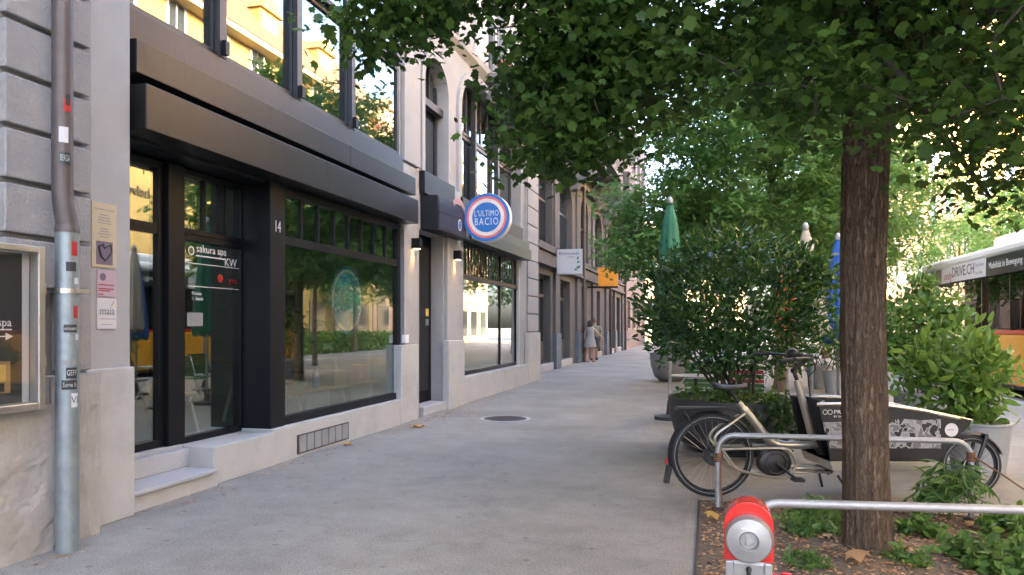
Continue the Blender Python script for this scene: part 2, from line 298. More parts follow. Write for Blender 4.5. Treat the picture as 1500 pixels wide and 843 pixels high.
# ---- leaves: real leaf-shaped faces, many in one crown
LEAF = {
 'maple': ([(0,-.5,0),(.2,-.34,.02),(.46,-.24,-.06),(.4,.0,.0),(.52,.24,-.17),(.27,.28,.0),(0,.58,-.2),(-.27,.28,.0),(-.52,.24,-.12),(-.4,0,0),(-.46,-.24,-.06),(-.2,-.34,.02)],
           [(0,1,2,3),(0,3,4,5),(0,5,6,7),(0,7,8,9),(0,9,10,11)]),
 'lance': ([(0,0,0),(.17,.3,.05),(.15,.7,.05),(0,1,-.06),(-.15,.7,.05),(-.17,.3,.05),(0,.5,0)], [(0,1,2,6),(6,2,3),(6,3,4),(0,6,4,5)]),
 'long': ([(0,0,0),(.085,.3,.03),(.075,.65,.02),(0,1,-.12),(-.075,.65,.02),(-.085,.3,.03),(0,.5,0)], [(0,1,2,6),(6,2,3),(6,3,4),(0,6,4,5)]),
 'oval': ([(0,0,0),(.24,.25,.05),(.22,.65,.04),(0,1,-.05),(-.22,.65,.04),(-.24,.25,.05)], [(0,1,2,3),(0,3,4,5)]),
 'spray': ([(0,0,0),(.07,.2,.0),(.3,.18,0),(.1,.3,0),(.08,.45,.02),(.32,.5,0),(.09,.58,0),(.06,.75,.02),(.22,.85,0),(0,1,-.06),(-.22,.85,0),(-.06,.75,.02),(-.09,.58,0),(-.32,.5,0),(-.08,.45,.02),(-.1,.3,0),(-.3,.18,0),(-.07,.2,0)],
           [(0,1,3,15,17),(1,2,3),(3,4,14,15),(4,5,6),(4,6,12,14),(12,13,14),(6,7,11,12),(7,8,9),(7,9,11),(9,10,11),(15,16,17)]),
}
def leaves(name, pos, size, kind, m, parent=None, up=.8, seed=0, out=None, droop=0., **k):
    rs = np.random.RandomState(seed); pos = np.asarray(pos, float); N = len(pos)
    V, F = LEAF[kind]; V = np.array(V, float)
    nrm = rs.normal(size=(N, 3)); nrm /= np.linalg.norm(nrm, axis=1)[:, None]; nrm[:, 2] += up; nrm /= np.linalg.norm(nrm, axis=1)[:, None]
    d = rs.normal(size=(N, 3)) if out is None else np.asarray(out, float)+rs.normal(size=(N, 3))*.45
    d[:, 2] -= droop
    d -= (d*nrm).sum(1)[:, None]*nrm; d /= np.linalg.norm(d, axis=1)[:, None]+1e-9
    sx = np.cross(d, nrm); sz = size*(.65+.7*rs.rand(N))
    W = pos[:, None, :]+(V[None, :, 0:1]*sx[:, None, :]+V[None, :, 1:2]*d[:, None, :]+V[None, :, 2:3]*nrm[:, None, :])*sz[:, None, None]
    nv = len(V); flat = np.concatenate([np.array(f) for f in F]); cnt = np.array([len(f) for f in F])
    loops = (flat[None, :]+nv*np.arange(N)[:, None]).ravel(); tot = np.tile(cnt, N); st = np.concatenate([[0], np.cumsum(tot)[:-1]])
    me = bpy.data.meshes.new(name); me.vertices.add(N*nv); me.vertices.foreach_set('co', W.ravel())
    me.loops.add(len(loops)); me.loops.foreach_set('vertex_index', loops.astype(np.int32))
    me.polygons.add(len(tot)); me.polygons.foreach_set('loop_start', st.astype(np.int32)); me.polygons.foreach_set('loop_total', tot.astype(np.int32))
    me.update(calc_edges=True); me.validate()
    return link(name, me, m, parent, kind=k.pop('kind2', 'stuff'), **k)

def wall_holes(mb, y0, y1, z0, z1, xf, xb, holes):
    """a wall slab facing +x with rectangular holes (ya,yb,za,zb[,arch_rise]); an arch fills the top corners"""
    ys = sorted({y0, y1}|{h[0] for h in holes}|{h[1] for h in holes}); zs = sorted({z0, z1}|{h[2] for h in holes}|{h[3] for h in holes})
    for a, b in zip(ys[:-1], ys[1:]):
        run = None
        for c, d in zip(zs[:-1], zs[1:]):
            my, mz = (a+b)/2, (c+d)/2
            solid = not any(h[0] < my < h[1] and h[2] < mz < h[3] for h in holes)
            if solid: run = [run[0], d] if run else [c, d]
            if (not solid or d == zs[-1]) and run: mb.box(xb, xf, a, b, *run); run = None
    for h in holes:
        if len(h) > 4:
            ya, yb, zb, rise, rx = h[0], h[1], h[3], h[4], h[5] if len(h) > 5 else h[4]
            for side in (0, 1):
                n = 7; arc = []
                for i in range(n+1):
                    t = i/n*math.pi/2; arc.append(((ya+rx*(1-math.cos(t))) if side == 0 else (yb-rx*(1-math.cos(t))), zb-rise+rise*math.sin(t)))
                corner = (ya if side == 0 else yb, zb)
                for p, q in zip(arc[:-1], arc[1:]):
                    mb.prism([corner, p, q] if side else [corner, q, p], 'x', xb, xf)
def window(parent, y0, y1, z0, z1, xf, fr=.06, dep=.08, mull=(), trans=(), m='frame', g='glass', mw=.045, name='window', glx=.03):
    f = MB(); a = xf; b = xf-dep
    f.box(b, a, y0, y0+fr, z0, z1).box(b, a, y1-fr, y1, z0, z1).box(b, a, y0+fr, y1-fr, z0, z0+fr).box(b, a, y0+fr, y1-fr, z1-fr, z1)
    w_ = f.build(name, m, parent, bevel=.004)
    ys = [y0+fr]+[q for y in mull for q in (y-mw/2, y+mw/2)]+[y1-fr]; zs = [z0+fr]+[q for z in trans for q in (z-mw/2, z+mw/2)]+[z1-fr]
    for z in trans: bx('transom', m, w_, b+.006, a-.004, y0+fr, y1-fr, z-mw/2, z+mw/2)
    for i in range(0, len(zs), 2):
        for y in mull: bx('mullion', m, w_, b+.008, a-.006, y-mw/2, y+mw/2, zs[i], zs[i+1])
        for j in range(0, len(ys), 2): bx('pane', g, w_, a-glx-.008, a-glx, ys[j], ys[j+1], zs[i], zs[i+1])
    return w_

# ================================================================== the setting
def structure(name, mb, m, **k): return mb.build(name, m, None, kind='structure', **k)
structure('road', MB().box(5.75, 400, -300, 500, -.42, -.12), 'road')
structure('ground', MB().box(-400, 5.55, -300, 500, -.3, -.004), 'asphalt')
pav = structure('pavement', MB().box(-6.5, 5.55, -14, 80, -.003, 0), 'asphalt')
kb = structure('kerb', MB().box(5.55, 5.75, -300, 80, -.3, .01), 'kerb')
mk = MB()
for i in range(14): mk.box(9.0, 9.12, -20+i*7, -17+i*7, -.119, -.116)
structure('road_marking', mk, 'white')
pit = MB(); PX0, PX1, PY0, PY1 = -.08, 2.75, 3.35, 6.3
n = 40; gx = np.linspace(PX0, PX1, n); gy = np.linspace(PY0, PY1, n); rsn = np.random.RandomState(3)
hz = .012+rsn.rand(n, n)*.018+.05*np.exp(-((gx[:, None]-.96)**2+(gy[None, :]-5.08)**2)/.25)
hz[0, :] = hz[-1, :] = .004; hz[:, 0] = hz[:, -1] = .004
for i in range(n):
    for j in range(n): pit.v.append((gx[i], gy[j], hz[i, j]))
for i in range(n-1):
    for j in range(n-1): a = i*n+j; pit.f.append([a, a+n, a+n+1, a+1])
structure('tree_pit', pit, 'soil', smooth=True)
ed = MB().box(PX0-.012, PX0, PY0, PY1, 0, .012).box(PX0-.012, PX1, PY1, PY1+.012, 0, .012)
structure('tree_pit_edging', ed, 'iron')

# ================================================================== near building (grey stucco, shop fronts)
XW = -4.5
B = thing('shop_building', 'grey stucco building with black framed shop windows and bronze canopy band', 'building', (-5, 8, 0))
wl = MB()
wall_holes(wl, -22, 19.4, 0, 16, XW, -4.95, [
    (4.72, 10.22, .0, 6.9), (11.05, 12.15, 0, 3.0), (11.2, 12.3, 3.95, 5.95, .5, .55), (13.25, 17.55, .5, 3.1), (13.0, 17.4, 3.85, 6.25, .75, 1.0),
    (14.9, 16.2, 6.75, 9.2)])
wl.box(-16, -4.95, -22, 19.4, 13.6, 16).box(-16, -15.6, -22, 19.4, 0, 13.6).box(-15.6, -4.95, -22, -21.6, 0, 13.6).box(-15.6, -4.95, 19.0, 19.4, 0, 13.6)
wall = wl.build('wall', 'stucco', B)
# arch mouldings
def arch_line(ya, yb, z0, zt, rise, rx, off=0., n=8):
    L = [(ya-off, z0)]
    for i in range(n+1): t = i/n*math.pi/2; L.append((ya-off+(rx+off)*(1-math.cos(t)), zt-rise+(rise+off)*math.sin(t)))
    for i in range(n, -1, -1): t = i/n*math.pi/2; L.append((yb+off-(rx+off)*(1-math.cos(t)), zt-rise+(rise+off)*math.sin(t)))
    L.append((yb+off, z0)); return L
def arch_trim(name, m, parent, ya, yb, z0, zt, rise, rx, wid, x0, x1):
    a = arch_line(ya, yb, z0, zt, rise, rx, .002); b = arch_line(ya, yb, z0, zt, rise, rx, wid); mb = MB()
    for i in range(len(a)-1): mb.prism([a[i], a[i+1], b[i+1], b[i]], 'x', x0, x1)
    return mb.build(name, m, parent)
arch_trim('window_surround', 'stucco', B, 11.2, 12.3, 3.95, 5.95, .5, .55, .13, XW, XW+.05)
arch_trim('window_surround', 'stucco', B, 13.0, 17.4, 3.85, 6.25, .75, 1.0, .16, XW, XW+.06)
# interiors (closed rooms behind the glass)
def room(x0, x1, y0, y1, z0, z1, nm='interior'):
    mb = MB(); mb.box(x0, x0+.05, y0, y1, z0, z1).box(x0+.05, x1, y0, y0+.05, z0, z1).box(x0+.05, x1, y1-.05, y1, z0, z1).box(x0+.05, x1, y0+.05, y1-.05, z1-.05, z1)
    mb.build(nm+'_wall', 'room', B); bx(nm+'_floor', 'roomfloor', B, x0+.05, x1, y0+.05, y1-.05, z0, z0+.04)
room(-9.5, -4.955, 4.7, 10.5, .28, 3.3); room(-9.5, -4.96, 12.9, 18.0, .3, 3.3); room(-8, -4.955, 4.7, 10.3, 3.8, 6.95); room(-8, -4.955, 11.1, 17.8, 3.75, 6.5); room(-8, -4.955, 14.7, 16.4, 6.7, 9.4)
# --- entrance bay, steps and plinth
RX = -4.76
bx('plinth', 'plinth', B, -4.95, -4.36, 5.8, 6.78, 0, .345, bevel=.008)
bx('plinth', 'plinth', B, -4.95, -4.38, 6.782, 10.05, 0, .375, bevel=.008)
bx('step_base', 'plinth', B, -4.95, -4.32, 4.73, 5.798, 0, .13)
bx('step', 'granite', B, -4.74, -4.285, 4.73, 5.75, .132, .165, bevel=.006)
bx('step', 'granite', B, -4.95, -4.62, 4.73, 5.798, .167, .33, bevel=.006)
bx('threshold', 'granite', B, -4.95, -4.7, 4.73, 5.798, .332, .362, bevel=.004)
# vent grille in the plinth
vy0, vy1 = YX(435, -4.38), YX(510, -4.38)
vg = bx('cellar_vent', 'iron', B, -4.386, -4.372, vy0, vy1, .04, .25)
for i in range(7):
    a = vy0+.02+(vy1-vy0-.04)*i/7; bx('vent_pane', 'zincp', vg, -4.378, -4.366, a+.012, a+(vy1-vy0)/7-.014, .055, .237)
# shop windows of the wide bay
fr = 'frame'
dy0, dy1 = 4.74, YX(240, RX)
window(B, dy0, dy1, .362, 2.93, RX, .07, .1, (), (2.32,), fr, mw=.09, name='glass_door')
bx('door_post', fr, B, RX-.13, RX+.05, dy1+.001, YX(264, RX), .362, 2.93, bevel=.005)
a, b = YX(265, RX), YX(358, RX)
w1 = window(B, a, b, .346, 2.32, RX-.002, .06, .1, (), (), fr)
w1b = window(B, a, b, 2.322, 2.93, RX-.002, .05, .1, (a+(b-a)*.36, a+(b-a)*.67), (), fr, mw=.03)
bx('column', fr, B, RX-.1, -4.43, 6.8, 7.06, .345, 3.02, bevel=.006)
bx('column_return', fr, B, RX-.1, RX+.03, b+.001, 6.798, .346, 2.93)
c0, c1 = 7.062, 10.2
# large window: big lower pane, row of narrow lights above
W3 = MB(); xf = -4.45
W3.box(xf-.1, xf, c0, c0+.05, .376, 2.95).box(xf-.1, xf, c1-.09, c1, .376, 2.95).box(xf-.1, xf, c0+.05, c1-.09, .376, .47).box(xf-.1, xf, c0+.05, c1-.09, 2.87, 2.95)
w3 = W3.build('window', fr, B, bevel=.004)
bx('transom', fr, w3, xf-.09, xf-.005, c0+.05, c1-.09, 2.34, 2.43)
bx('pane', 'glass', w3, xf-.05, xf-.042, c0+.05, c1-.09, .47, 2.34)
for i in range(8):
    q0 = c0+.05+(c1-.14-c0)*i/8; q1 = c0+.05+(c1-.14-c0)*(i+1)/8
    if i: bx('mullion', fr, w3, xf-.08, xf-.02, q0-.014, q0+.014, 2.43, 2.87)
    bx('pane', 'glass', w3, xf-.05, xf-.042, q0+(.014 if i else 0), q1-(.014 if i < 7 else 0), 2.43, 2.87)
bx('soffit_panel', 'dark', B, -4.95, -4.49, 4.73, 10.21, 2.952, 3.5)
# canopy: two projecting metal boxes and the flashing below the first floor windows
yE = YX(611, -4.24)
for (q0, q1) in ((4.8, 7.6), (7.606, yE)):
    bx('canopy_panel', 'bronze', B, -4.49, -4.22, q0, q1, 2.98, 3.335, bevel=.006)
for (q0, q1) in ((4.8, 8.35), (8.356, yE+.12)):
    bx('fascia_panel', 'bronze', B, -4.489, -4.31, q0, q1, 3.43, 3.695, bevel=.006)
mb = MB().prism([(-4.49, 3.7), (-4.405, 3.7), (-4.415, 3.96), (-4.49, 3.96)], 'y', 4.74, 10.2); mb.build('flashing', 'bronze', B)
bx('spandrel_panel', 'dark', B, -4.95, -4.492, 4.73, 10.21, 3.502, 3.96)
ms = [4.74, 6.0, 7.34, 8.63, 10.2]
for i in range(4):
    w_ = window(B, ms[i]+.002, ms[i+1]-.002, 3.965, 5.3, -4.47, .07, .12, (), (), 'greyframe', 'glass_up')
    window(B, ms[i]+.002, ms[i+1]-.002, 5.31, 6.88, -4.47, .07, .12, (), (), 'greyframe', 'glass_up')
    if i: bx('window_fin', 'greyframe', w_, -4.468, -4.41, ms[i]-.05, ms[i]+.05, 3.967, 5.3)
    if i: bx('catch', 'frame', w_, -4.405, -4.36, ms[i]-.03, ms[i]+.03, 3.99, 4.12)
bx('rail', 'frame', B, -4.46, -4.4, 4.75, 10.15, 5.3, 5.36)
# curtains seen through the first floor glass
for (q0, q1) in ((9.2, 10.0), (4.9, 5.3)):
    mb = MB(); k = 24
    for i in range(k+1):
        y = q0+(q1-q0)*i/k; x = -4.8+.03*math.sin(i*1.9); mb.v += [(x, y, 3.98), (x, y, 5.25)]
    for i in range(k): mb.f.append([2*i, 2*i+2, 2*i+3, 2*i+1])
    mb.build('curtain', 'curtain', B, smooth=True)
# --- left pilaster with rusticated blocks and peeling base
bx('pilaster', 'stone', B, -4.49, -4.26, 3.0, 4.31, .9, 14)
bx('pilaster_strip', 'stucco', B, -4.49, -4.30, 4.312, 4.72, 1.0, 14)
z = 1.68; rr = random.Random(4)
while z < 7:
    bx('block', 'stone', B, -4.262, -4.2+rr.uniform(-.004, .006), 3.6, 4.25, z+.018, z+.322, bevel=.009); z += .34
bx('block', 'stone', B, -4.262, -4.205, 3.98, 4.25, 1.14, 1.67, bevel=.012)
def rough_slab(name, m, x0, x1, y0, y1, z0, z1, amp, seed, ny=26, nz=26):
    rs = np.random.RandomState(seed); mb = MB(); g = rs.rand(8, 8)
    def nz_(a, b):
        a *= 6.9; b *= 6.9; i, j = int(a), int(b); u, v = a-i, b-j
        return g[i, j]*(1-u)*(1-v)+g[i+1, j]*u*(1-v)+g[i, j+1]*(1-u)*v+g[i+1, j+1]*u*v
    for i in range(ny+1):
        for j in range(nz+1):
            h = nz_(i/ny, j/nz); h = amp*(1 if h > .55 else max(0, (h-.42)/.13)) if j/nz < .8 else amp
            mb.v.append((x1-amp+h+rs.uniform(-.0015, .0015), y0+(y1-y0)*i/ny, z0+(z1-z0)*j/nz))
    for i in range(ny):
        for j in range(nz): a = i*(nz+1)+j; mb.f.append([a, a+nz+1, a+nz+2, a+1])
    mb.box(x0, x1-amp-.003, y0, y1, z0, z1)
    k = len(mb.v); mb.v += [(x0, y0, z1+.001), (x1, y0, z1+.001), (x1, y1, z1+.001), (x0, y1, z1+.001), (x0, y1, z0), (x1-amp, y1, z0)]
    mb.f += [[k, k+1, k+2, k+3], [k+3, k+2, k+5, k+4]]
    return mb.build(name, m, B)
rough_slab('base', 'peel', -4.49, -4.1, 2.4, 3.86, 0, .94, .012, 2)
rough_slab('base', 'peel', -4.49, -4.13, 3.862, 4.26, 0, 1.12, .012, 5)
bx('base', 'plinth', B, -4.49, -4.255, 4.262, 4.725, 0, 1.14, bevel=.01)
# pedestals either side of the doorway, door, step
bx('pedestal', 'plinth', B, XW+.002, -4.37, 10.052, 10.72, 0, 1.17, bevel=.012)
bx('pilaster', 'stucco', B, XW+.002, -4.43, 10.26, 10.7, 1.172, 3.9, bevel=.01)
bx('pedestal', 'plinth', B, XW+.002, -4.37, 12.1, 12.95, 0, 1.2, bevel=.012)
bx('pilaster', 'stucco', B, XW+.002, -4.43, 12.2, 12.9, 1.202, 3.9, bevel=.01)
bx('pilaster', 'stucco', B, XW+.002, -4.43, 10.32, 10.95, 3.95, 7.5, bevel=.01)
bx('doorstep', 'granite', B, -5.6, -4.42, 11.06, 12.1, 0, .15, bevel=.008)
dr = bx('door', 'blackdoor', B, -4.78, -4.72, 11.06, 12.14, .152, 2.99)
bx('door_panel', 'black', dr, -4.718, -4.712, 11.2, 12.0, .35, 2.8)
bx('bell_plate', 'goldink', dr, -4.72, -4.7, 11.86, 11.98, 1.62, 1.75); bx('bell_plate', 'steel', dr, -4.72, -4.7, 11.86, 11.98, 1.46, 1.57)
bx('room_back', 'black', B, -5.7, -5.6, 11.0, 12.2, .01, 3.0)
# sign box above the door
sb = bx('sign_box', 'dark', B, XW+.002, -4.2, 11.1, 12.72, 3.0, 3.55, bevel=.006)
def ring(mb, cy, cz, r0, r1, x, a0=0, a1=360, n=40):
    for i in range(n):
        p, q = rad(a0+(a1-a0)*i/n), rad(a0+(a1-a0)*(i+1)/n)
        mb.poly([(x, cy+r0*math.cos(p), cz+r0*math.sin(p)), (x, cy+r1*math.cos(p), cz+r1*math.sin(p)), (x, cy+r1*math.cos(q), cz+r1*math.sin(q)), (x, cy+r0*math.cos(q), cz+r0*math.sin(q))])
    return mb
M['dimring'] = mat('faded_ring_print', (.4, .22, .19), .5); M['dimblue'] = mat('faded_blue_print', (.025, .03, .05), .5)
bx('sign_print', 'dimblue', sb, -4.198, -4.194, 11.14, 12.69, 3.03, 3.52)
ring(MB(), 12.1, 3.16, .4, .5, -4.19, -15, 128).build('ring_print', 'dimring', sb)
ring(MB(), 12.15, 3.2, 0, .1, -4.188).build('badge_print', 'signwhite', sb); ring(MB(), 12.15, 3.2, 0, .08, -4.186).build('badge_print', 'blue', sb)
bx('sign_groove', 'black', sb, -4.1985, -4.191, 11.14, 12.69, 3.29, 3.3)
# narrow arched window above the door, wide arched window beside it
window(B, 11.2, 12.3, 3.95, 5.2, -4.66, .07, .1, (), (), 'greyframe', 'glass_up'); window(B, 11.2, 12.3, 5.23, 5.95, -4.66, .05, .08, (11.56, 11.93), (), 'greyframe', 'glass_far', mw=.03)
bx('window_bar', 'greyframe', B, -4.7, -4.55, 11.2, 12.3, 5.13, 5.25)
bx('sill_panel', 'dark', B, XW+.002, -4.4, 11.05, 12.5, 3.58, 3.94, bevel=.006)
window(B, 13.0, 17.4, 3.85, 5.2, -4.68, .07, .1, (14.3, 15.7, 16.2), (), 'greyframe', 'glass_up', mw=.07)
window(B, 13.0, 17.4, 5.22, 6.25, -4.68, .06, .1, tuple(13+4.4*i/9 for i in range(1, 9)), (), 'greyframe', 'glass_far', mw=.03)
for y in (14.3, 15.95): bx('fin', 'greyframe', B, -4.68, -4.58, y-.05, y+.05, 3.87, 6.2)
bx('sill_panel', 'dark', B, XW+.002, -4.42, 13.0, 17.55, 3.5, 3.84, bevel=.006)
# restaurant window
window(B, 13.25, 17.55, .5, 3.1, -4.56, .08, .1, (16.05,), (), fr, mw=.06, name='restaurant_window')
bx('transom', fr, B, -4.6, -4.53, 13.33, 17.47, 2.36, 2.44)
for i in range(1, 22): bx('glazing_bar', fr, B, -4.555, -4.535, 13.33+4.14*i/22-.011, 13.33+4.14*i/22+.011, 2.44, 3.02)
bx('window_reveal', 'white_trim', B, -4.56, -4.5, 17.45, 17.56, .5, 3.1)
bx('plinth', 'plinth', B, XW+.001, -4.4, 12.952, 18.0, 0, .5, bevel=.01)
y2 = YX(778, -4.26)
bx('canopy_panel', 'dkgreen', B, XW+.002, -4.25, 13.0, y2, 3.06, 3.32, bevel=.006); bx('canopy_panel', 'dkgreen', B, XW+.002, -4.33, 13.0, y2+.1, 3.325, 3.5, bevel=.006)
# rusticated corner
z = 1.3
while z < 9:
    bx('block', 'stucco', B, XW-.002, -4.46, 18.25, 19.4, z+.012, z+.448, bevel=.012); z += .46
bx('base', 'plinth', B, XW+.002, -4.4, 18.05, 19.4, 0, 1.28, bevel=.012)
# cornice and balcony
mb = MB().prism([(XW+.001, 6.48), (-4.38, 6.6), (-4.36, 6.72), (XW+.001, 6.76)], 'y', 11.0, 14.68); mb.build('cornice', 'stucco', B)
M['balc'] = mat('grey_balcony', (.15, .15, .152), .8)
bal = MB().prism([(XW+.001, 6.1), (-4.36, 6.1), (-4.3, 6.18), (-4.12, 6.24), (-3.72, 6.26), (-3.6, 6.34), (-3.6, 6.48), (XW+.001, 6.48)], 'y', 14.7, 15.0)
bal.prism([(XW+.001, 6.1), (-4.36, 6.1), (-4.3, 6.18), (-4.12, 6.24), (-3.72, 6.26), (-3.6, 6.34), (-3.6, 6.48), (XW+.001, 6.48)], 'y', 17.4, 17.7)
bal.box(XW+.001, -3.5, 14.6, 17.8, 6.482, 6.66)
bo = bal.build('balcony', 'balc', B)
rl = MB().tube([(XW, 14.66, 7.6), (-3.58, 14.66, 7.6), (-3.58, 17.74, 7.6), (XW, 17.74, 7.6)], .02)
for i in range(8): rl.tube([(XW+.1+i*.11, 14.66, 6.66), (XW+.1+i*.11, 14.66, 7.6)], .009, 6)
for i in range(28): rl.tube([(-3.58, 14.66+i*.11, 6.66), (-3.58, 14.66+i*.11, 7.6)], .009, 6)
rl.build('railing', 'greyframe', bo)
window(B, 14.9, 16.2, 6.75, 9.2, -4.7, .1, .1, (15.55,), (8.4,), 'white', 'glass_far')
bx('shutter_panel', 'white_trim', B, XW+.002, -4.45, 13.9, 14.7, 6.8, 9.2)
bx('conduit', 'zinc', B, -4.43, -4.41, 10.235, 10.255, 1.3, 2.9); bx('socket_box', 'white', B, -4.428, -4.36, 10.19, 10.31, 1.2, 1.32, bevel=.005)
MB().tube([(-4.46, 17.95, 3.2), (-4.46, 17.95, 6.4)], .02).build('cable_pipe', 'zincp', B)

# flower pot on the balcony
pt = thing('flower_pot', 'small terracotta pot with sprigs standing on the balcony floor', 'flower pot', (-4.15, 14.85, 6.66))
MB().lathe([(.1, 0), (.14, .22), (.165, .22), (.165, .28), (.14, .28), (.13, .25)], (-4.15, 14.85, 6.66), 20).build('pot', 'terracotta', pt, smooth='auto')
rs = np.random.RandomState(1); leaves('foliage', np.c_[rs.normal(-4.15, .05, 40), rs.normal(14.85, .05, 40), 6.93+rs.rand(40)*.15], .08, 'oval', 'weed', pt)

# ------------------------------------------------------------------ things on the near facade
dp = thing('downpipe', 'downpipe on the left wall, brown above and sticker covered galvanised steel below', 'downpipe', (-3.98, 3.86, 0))
px_, py_ = -4.0, 3.86
MB().tube([(px_, py_, 0), (px_, py_, 2.06)], .069, 24).build('lower_pipe', 'zinc', dp, smooth='auto')
MB().tube([(px_, py_, 2.0), (px_, py_, 2.09), (px_-.004, py_-.004, 2.14), (px_-.02, py_-.012, 2.24), (px_-.024, py_-.014, 2.34), (px_-.024, py_-.014, 7)], [.064, .064, .064, .062, .062, .062], 24).build('upper_pipe', 'pipe_up', dp, smooth='auto')
MB().lathe([(.072, 0), (.072, .03), (.066, .05)], (px_, py_, 2.05), 24).build('collar', 'pipe_up', dp, smooth='auto')
MB().lathe([(.074, 0), (.074, .03)], (px_, py_, 1.66), 24).box(-4.2, -4.06, py_-.015, py_+.015, 1.665, 1.685).box(px_+.06, px_+.075, py_+.02, py_+.1, 1.66, 1.69).build('bracket', 'steel', dp)
def sticker(z0, z1, a0, a1, m, s=None, r=.0705, cx=px_, cy=py_, tm='wtext'):
    mb = MB(); n = 8
    for i in range(n):
        p, q = rad(a0+(a1-a0)*i/n), rad(a0+(a1-a0)*(i+1)/n)
        mb.poly([(cx+r*math.cos(p), cy+r*math.sin(p), z0), (cx+r*math.cos(q), cy+r*math.sin(q), z0), (cx+r*math.cos(q), cy+r*math.sin(q), z1), (cx+r*math.cos(p), cy+r*math.sin(p), z1)])
    st = mb.build('sticker', m, dp)
    if s:
        am = rad((a0+a1)/2); f = Matrix.Rotation(am, 4, 'Z') @ FX
        t_ = text('sticker_print', s, (z1-z0)*.72, (0, 0, 0), Matrix.Identity(4), tm, st)
        wd = max(v.co.x for v in t_.data.vertices)*2; tgt = rad(a1-a0)*r*.86
        for v in t_.data.vertices:
            an = am+v.co.x*tgt/wd/r; v.co = Vector((cx+(r+.001)*math.cos(an), cy+(r+.001)*math.sin(an), (z0+z1)/2+v.co.y))
sticker(1.90, 1.99, -25, 10, 'redtext'); sticker(1.80, 1.86, -50, 0, 'ink'); sticker(1.72, 1.76, -10, 15, 'paper')
sticker(1.5, 1.58, -15, 12, 'redtext'); sticker(1.41, 1.46, -60, 5, 'ink', 'eteen'); sticker(1.36, 1.4, -5, 15, 'paper')
sticker(1.2, 1.235, -65, 0, 'greyink'); sticker(1.115, 1.185, -50, 5, 'ink', 'GEFF'); sticker(1.045, 1.105, -70, 5, 'ink', 'Same b')
sticker(.93, 1.02, -25, 10, 'paper', 'VI', tm='ink')
sticker(2.48, 2.56, -60, 0, 'dkgreen', 'BERGA', r=.0635, cx=px_-.024, cy=py_-.014); sticker(2.62, 2.72, -62, -12, 'paper', r=.0635, cx=px_-.024, cy=py_-.014)
sticker(2.82, 2.9, -40, 5, 'redtext', r=.0635, cx=px_-.024, cy=py_-.014); sticker(2.86, 2.93, -28, -2, 'ink', r=.064, cx=px_-.024, cy=py_-.014)

dc = thing('display_case', 'glazed metal display case with black spa poster at the left edge', 'display case', (-4.06, 3.2, .93))
bx('backing', 'steel', dc, -4.098, -4.07, 2.3, 3.69, .935, 1.94)
f_ = MB().box(-4.069, -3.99, 3.645, 3.69, .935, 1.94).box(-4.069, -3.99, 2.3, 3.645, .935, .98).box(-4.069, -3.99, 2.3, 3.645, 1.9, 1.94); f_.build('frame', 'steel', dc, bevel=.005)
po = bx('poster', 'ink', dc, -4.068, -4.062, 2.3, 3.59, .985, 1.895); bx('mount', 'paper', dc, -4.069, -4.064, 3.592, 3.64, .985, 1.895)
bx('pane', 'glass_case', dc, -4.012, -4.006, 2.3, 3.644, .982, 1.898)
text('poster_print', 'sakura spa', .07, (-4.0605, 3.52, 1.47), FX, 'wtext', po, 'RIGHT')
bx('poster_arrow', 'wtext', po, -4.0615, -4.06, 3.1, 3.49, 1.385, 1.392); MB().poly([(-4.06, 3.48, 1.41), (-4.06, 3.48, 1.366), (-4.06, 3.53, 1.388)]).build('poster_arrow', 'wtext', po)
ph = bx('poster_photo', 'wood', po, -4.0615, -4.059, 3.15, 3.51, 1.05, 1.24); bx('photo_detail', 'goldink', ph, -4.0588, -4.0575, 3.35, 3.48, 1.12, 1.22); bx('photo_detail', 'ink', ph, -4.0588, -4.0575, 3.35, 3.47, 1.06, 1.11)
bx('poster_print', 'wtext', po, -4.0615, -4.06, 3.3, 3.52, 1.425, 1.433)
bx('hinge', 'steel', dc, -4.069, -4.0, 3.692, 3.705, 1.2, 1.27); bx('hinge', 'steel', dc, -4.069, -4.0, 3.692, 3.705, 1.65, 1.72)

def notice(label, m, y0, y1, z0, z1, x=-4.29):
    return MB().box(x-.008, x, y0, y1, z0, z1).build('wall_notice', m, None, label=label, cat='notice', group='notices on the wall strip beside the entrance')
def deco(nm, m, pr, mb):                                   # print on a notice: local coordinates
    o = mb.build(nm, m, pr); o.matrix_parent_inverse = Matrix.Translation(-Vector(pr.location)); return o
n1 = notice('yellow notice plate with a mauve square at its foot, topmost of three', 'cream', 4.35, 4.58, 1.88, 2.35)
deco('notice_print', 'mauve', n1, MB().box(-4.29, -4.288, 4.39, 4.54, 1.9, 2.07))
sw = MB().tube([(-4.286, 4.42, 2.0), (-4.286, 4.41, 2.03), (-4.286, 4.45, 2.05), (-4.286, 4.46, 2.02), (-4.286, 4.52, 2.05), (-4.286, 4.53, 2.0), (-4.286, 4.5, 1.96), (-4.286, 4.47, 1.93), (-4.286, 4.43, 1.96), (-4.286, 4.42, 2.0)], .006, 5)
deco('notice_print', 'ink', n1, sw)
ln = MB()
for i, (a, wd) in enumerate(((2.3, .09), (2.26, .04), (2.24, .05), (2.22, .06), (2.2, .06), (2.16, .035), (2.14, .04), (2.12, .06), (2.1, .04))): ln.box(-4.29, -4.2885, 4.465-wd, 4.465+wd, a, a+.007)
deco('notice_print', 'greyink', n1, ln)
n2 = notice('pink paper notice between the yellow plate and a white sheet', 'pink', 4.4, 4.58, 1.66, 1.86)
deco('notice_print', 'mauve', n2, MB().lathe([(.028, 0), (.028, .002)], (-4.29, 4.45, 1.81), 16, 'x'))
ln = MB()
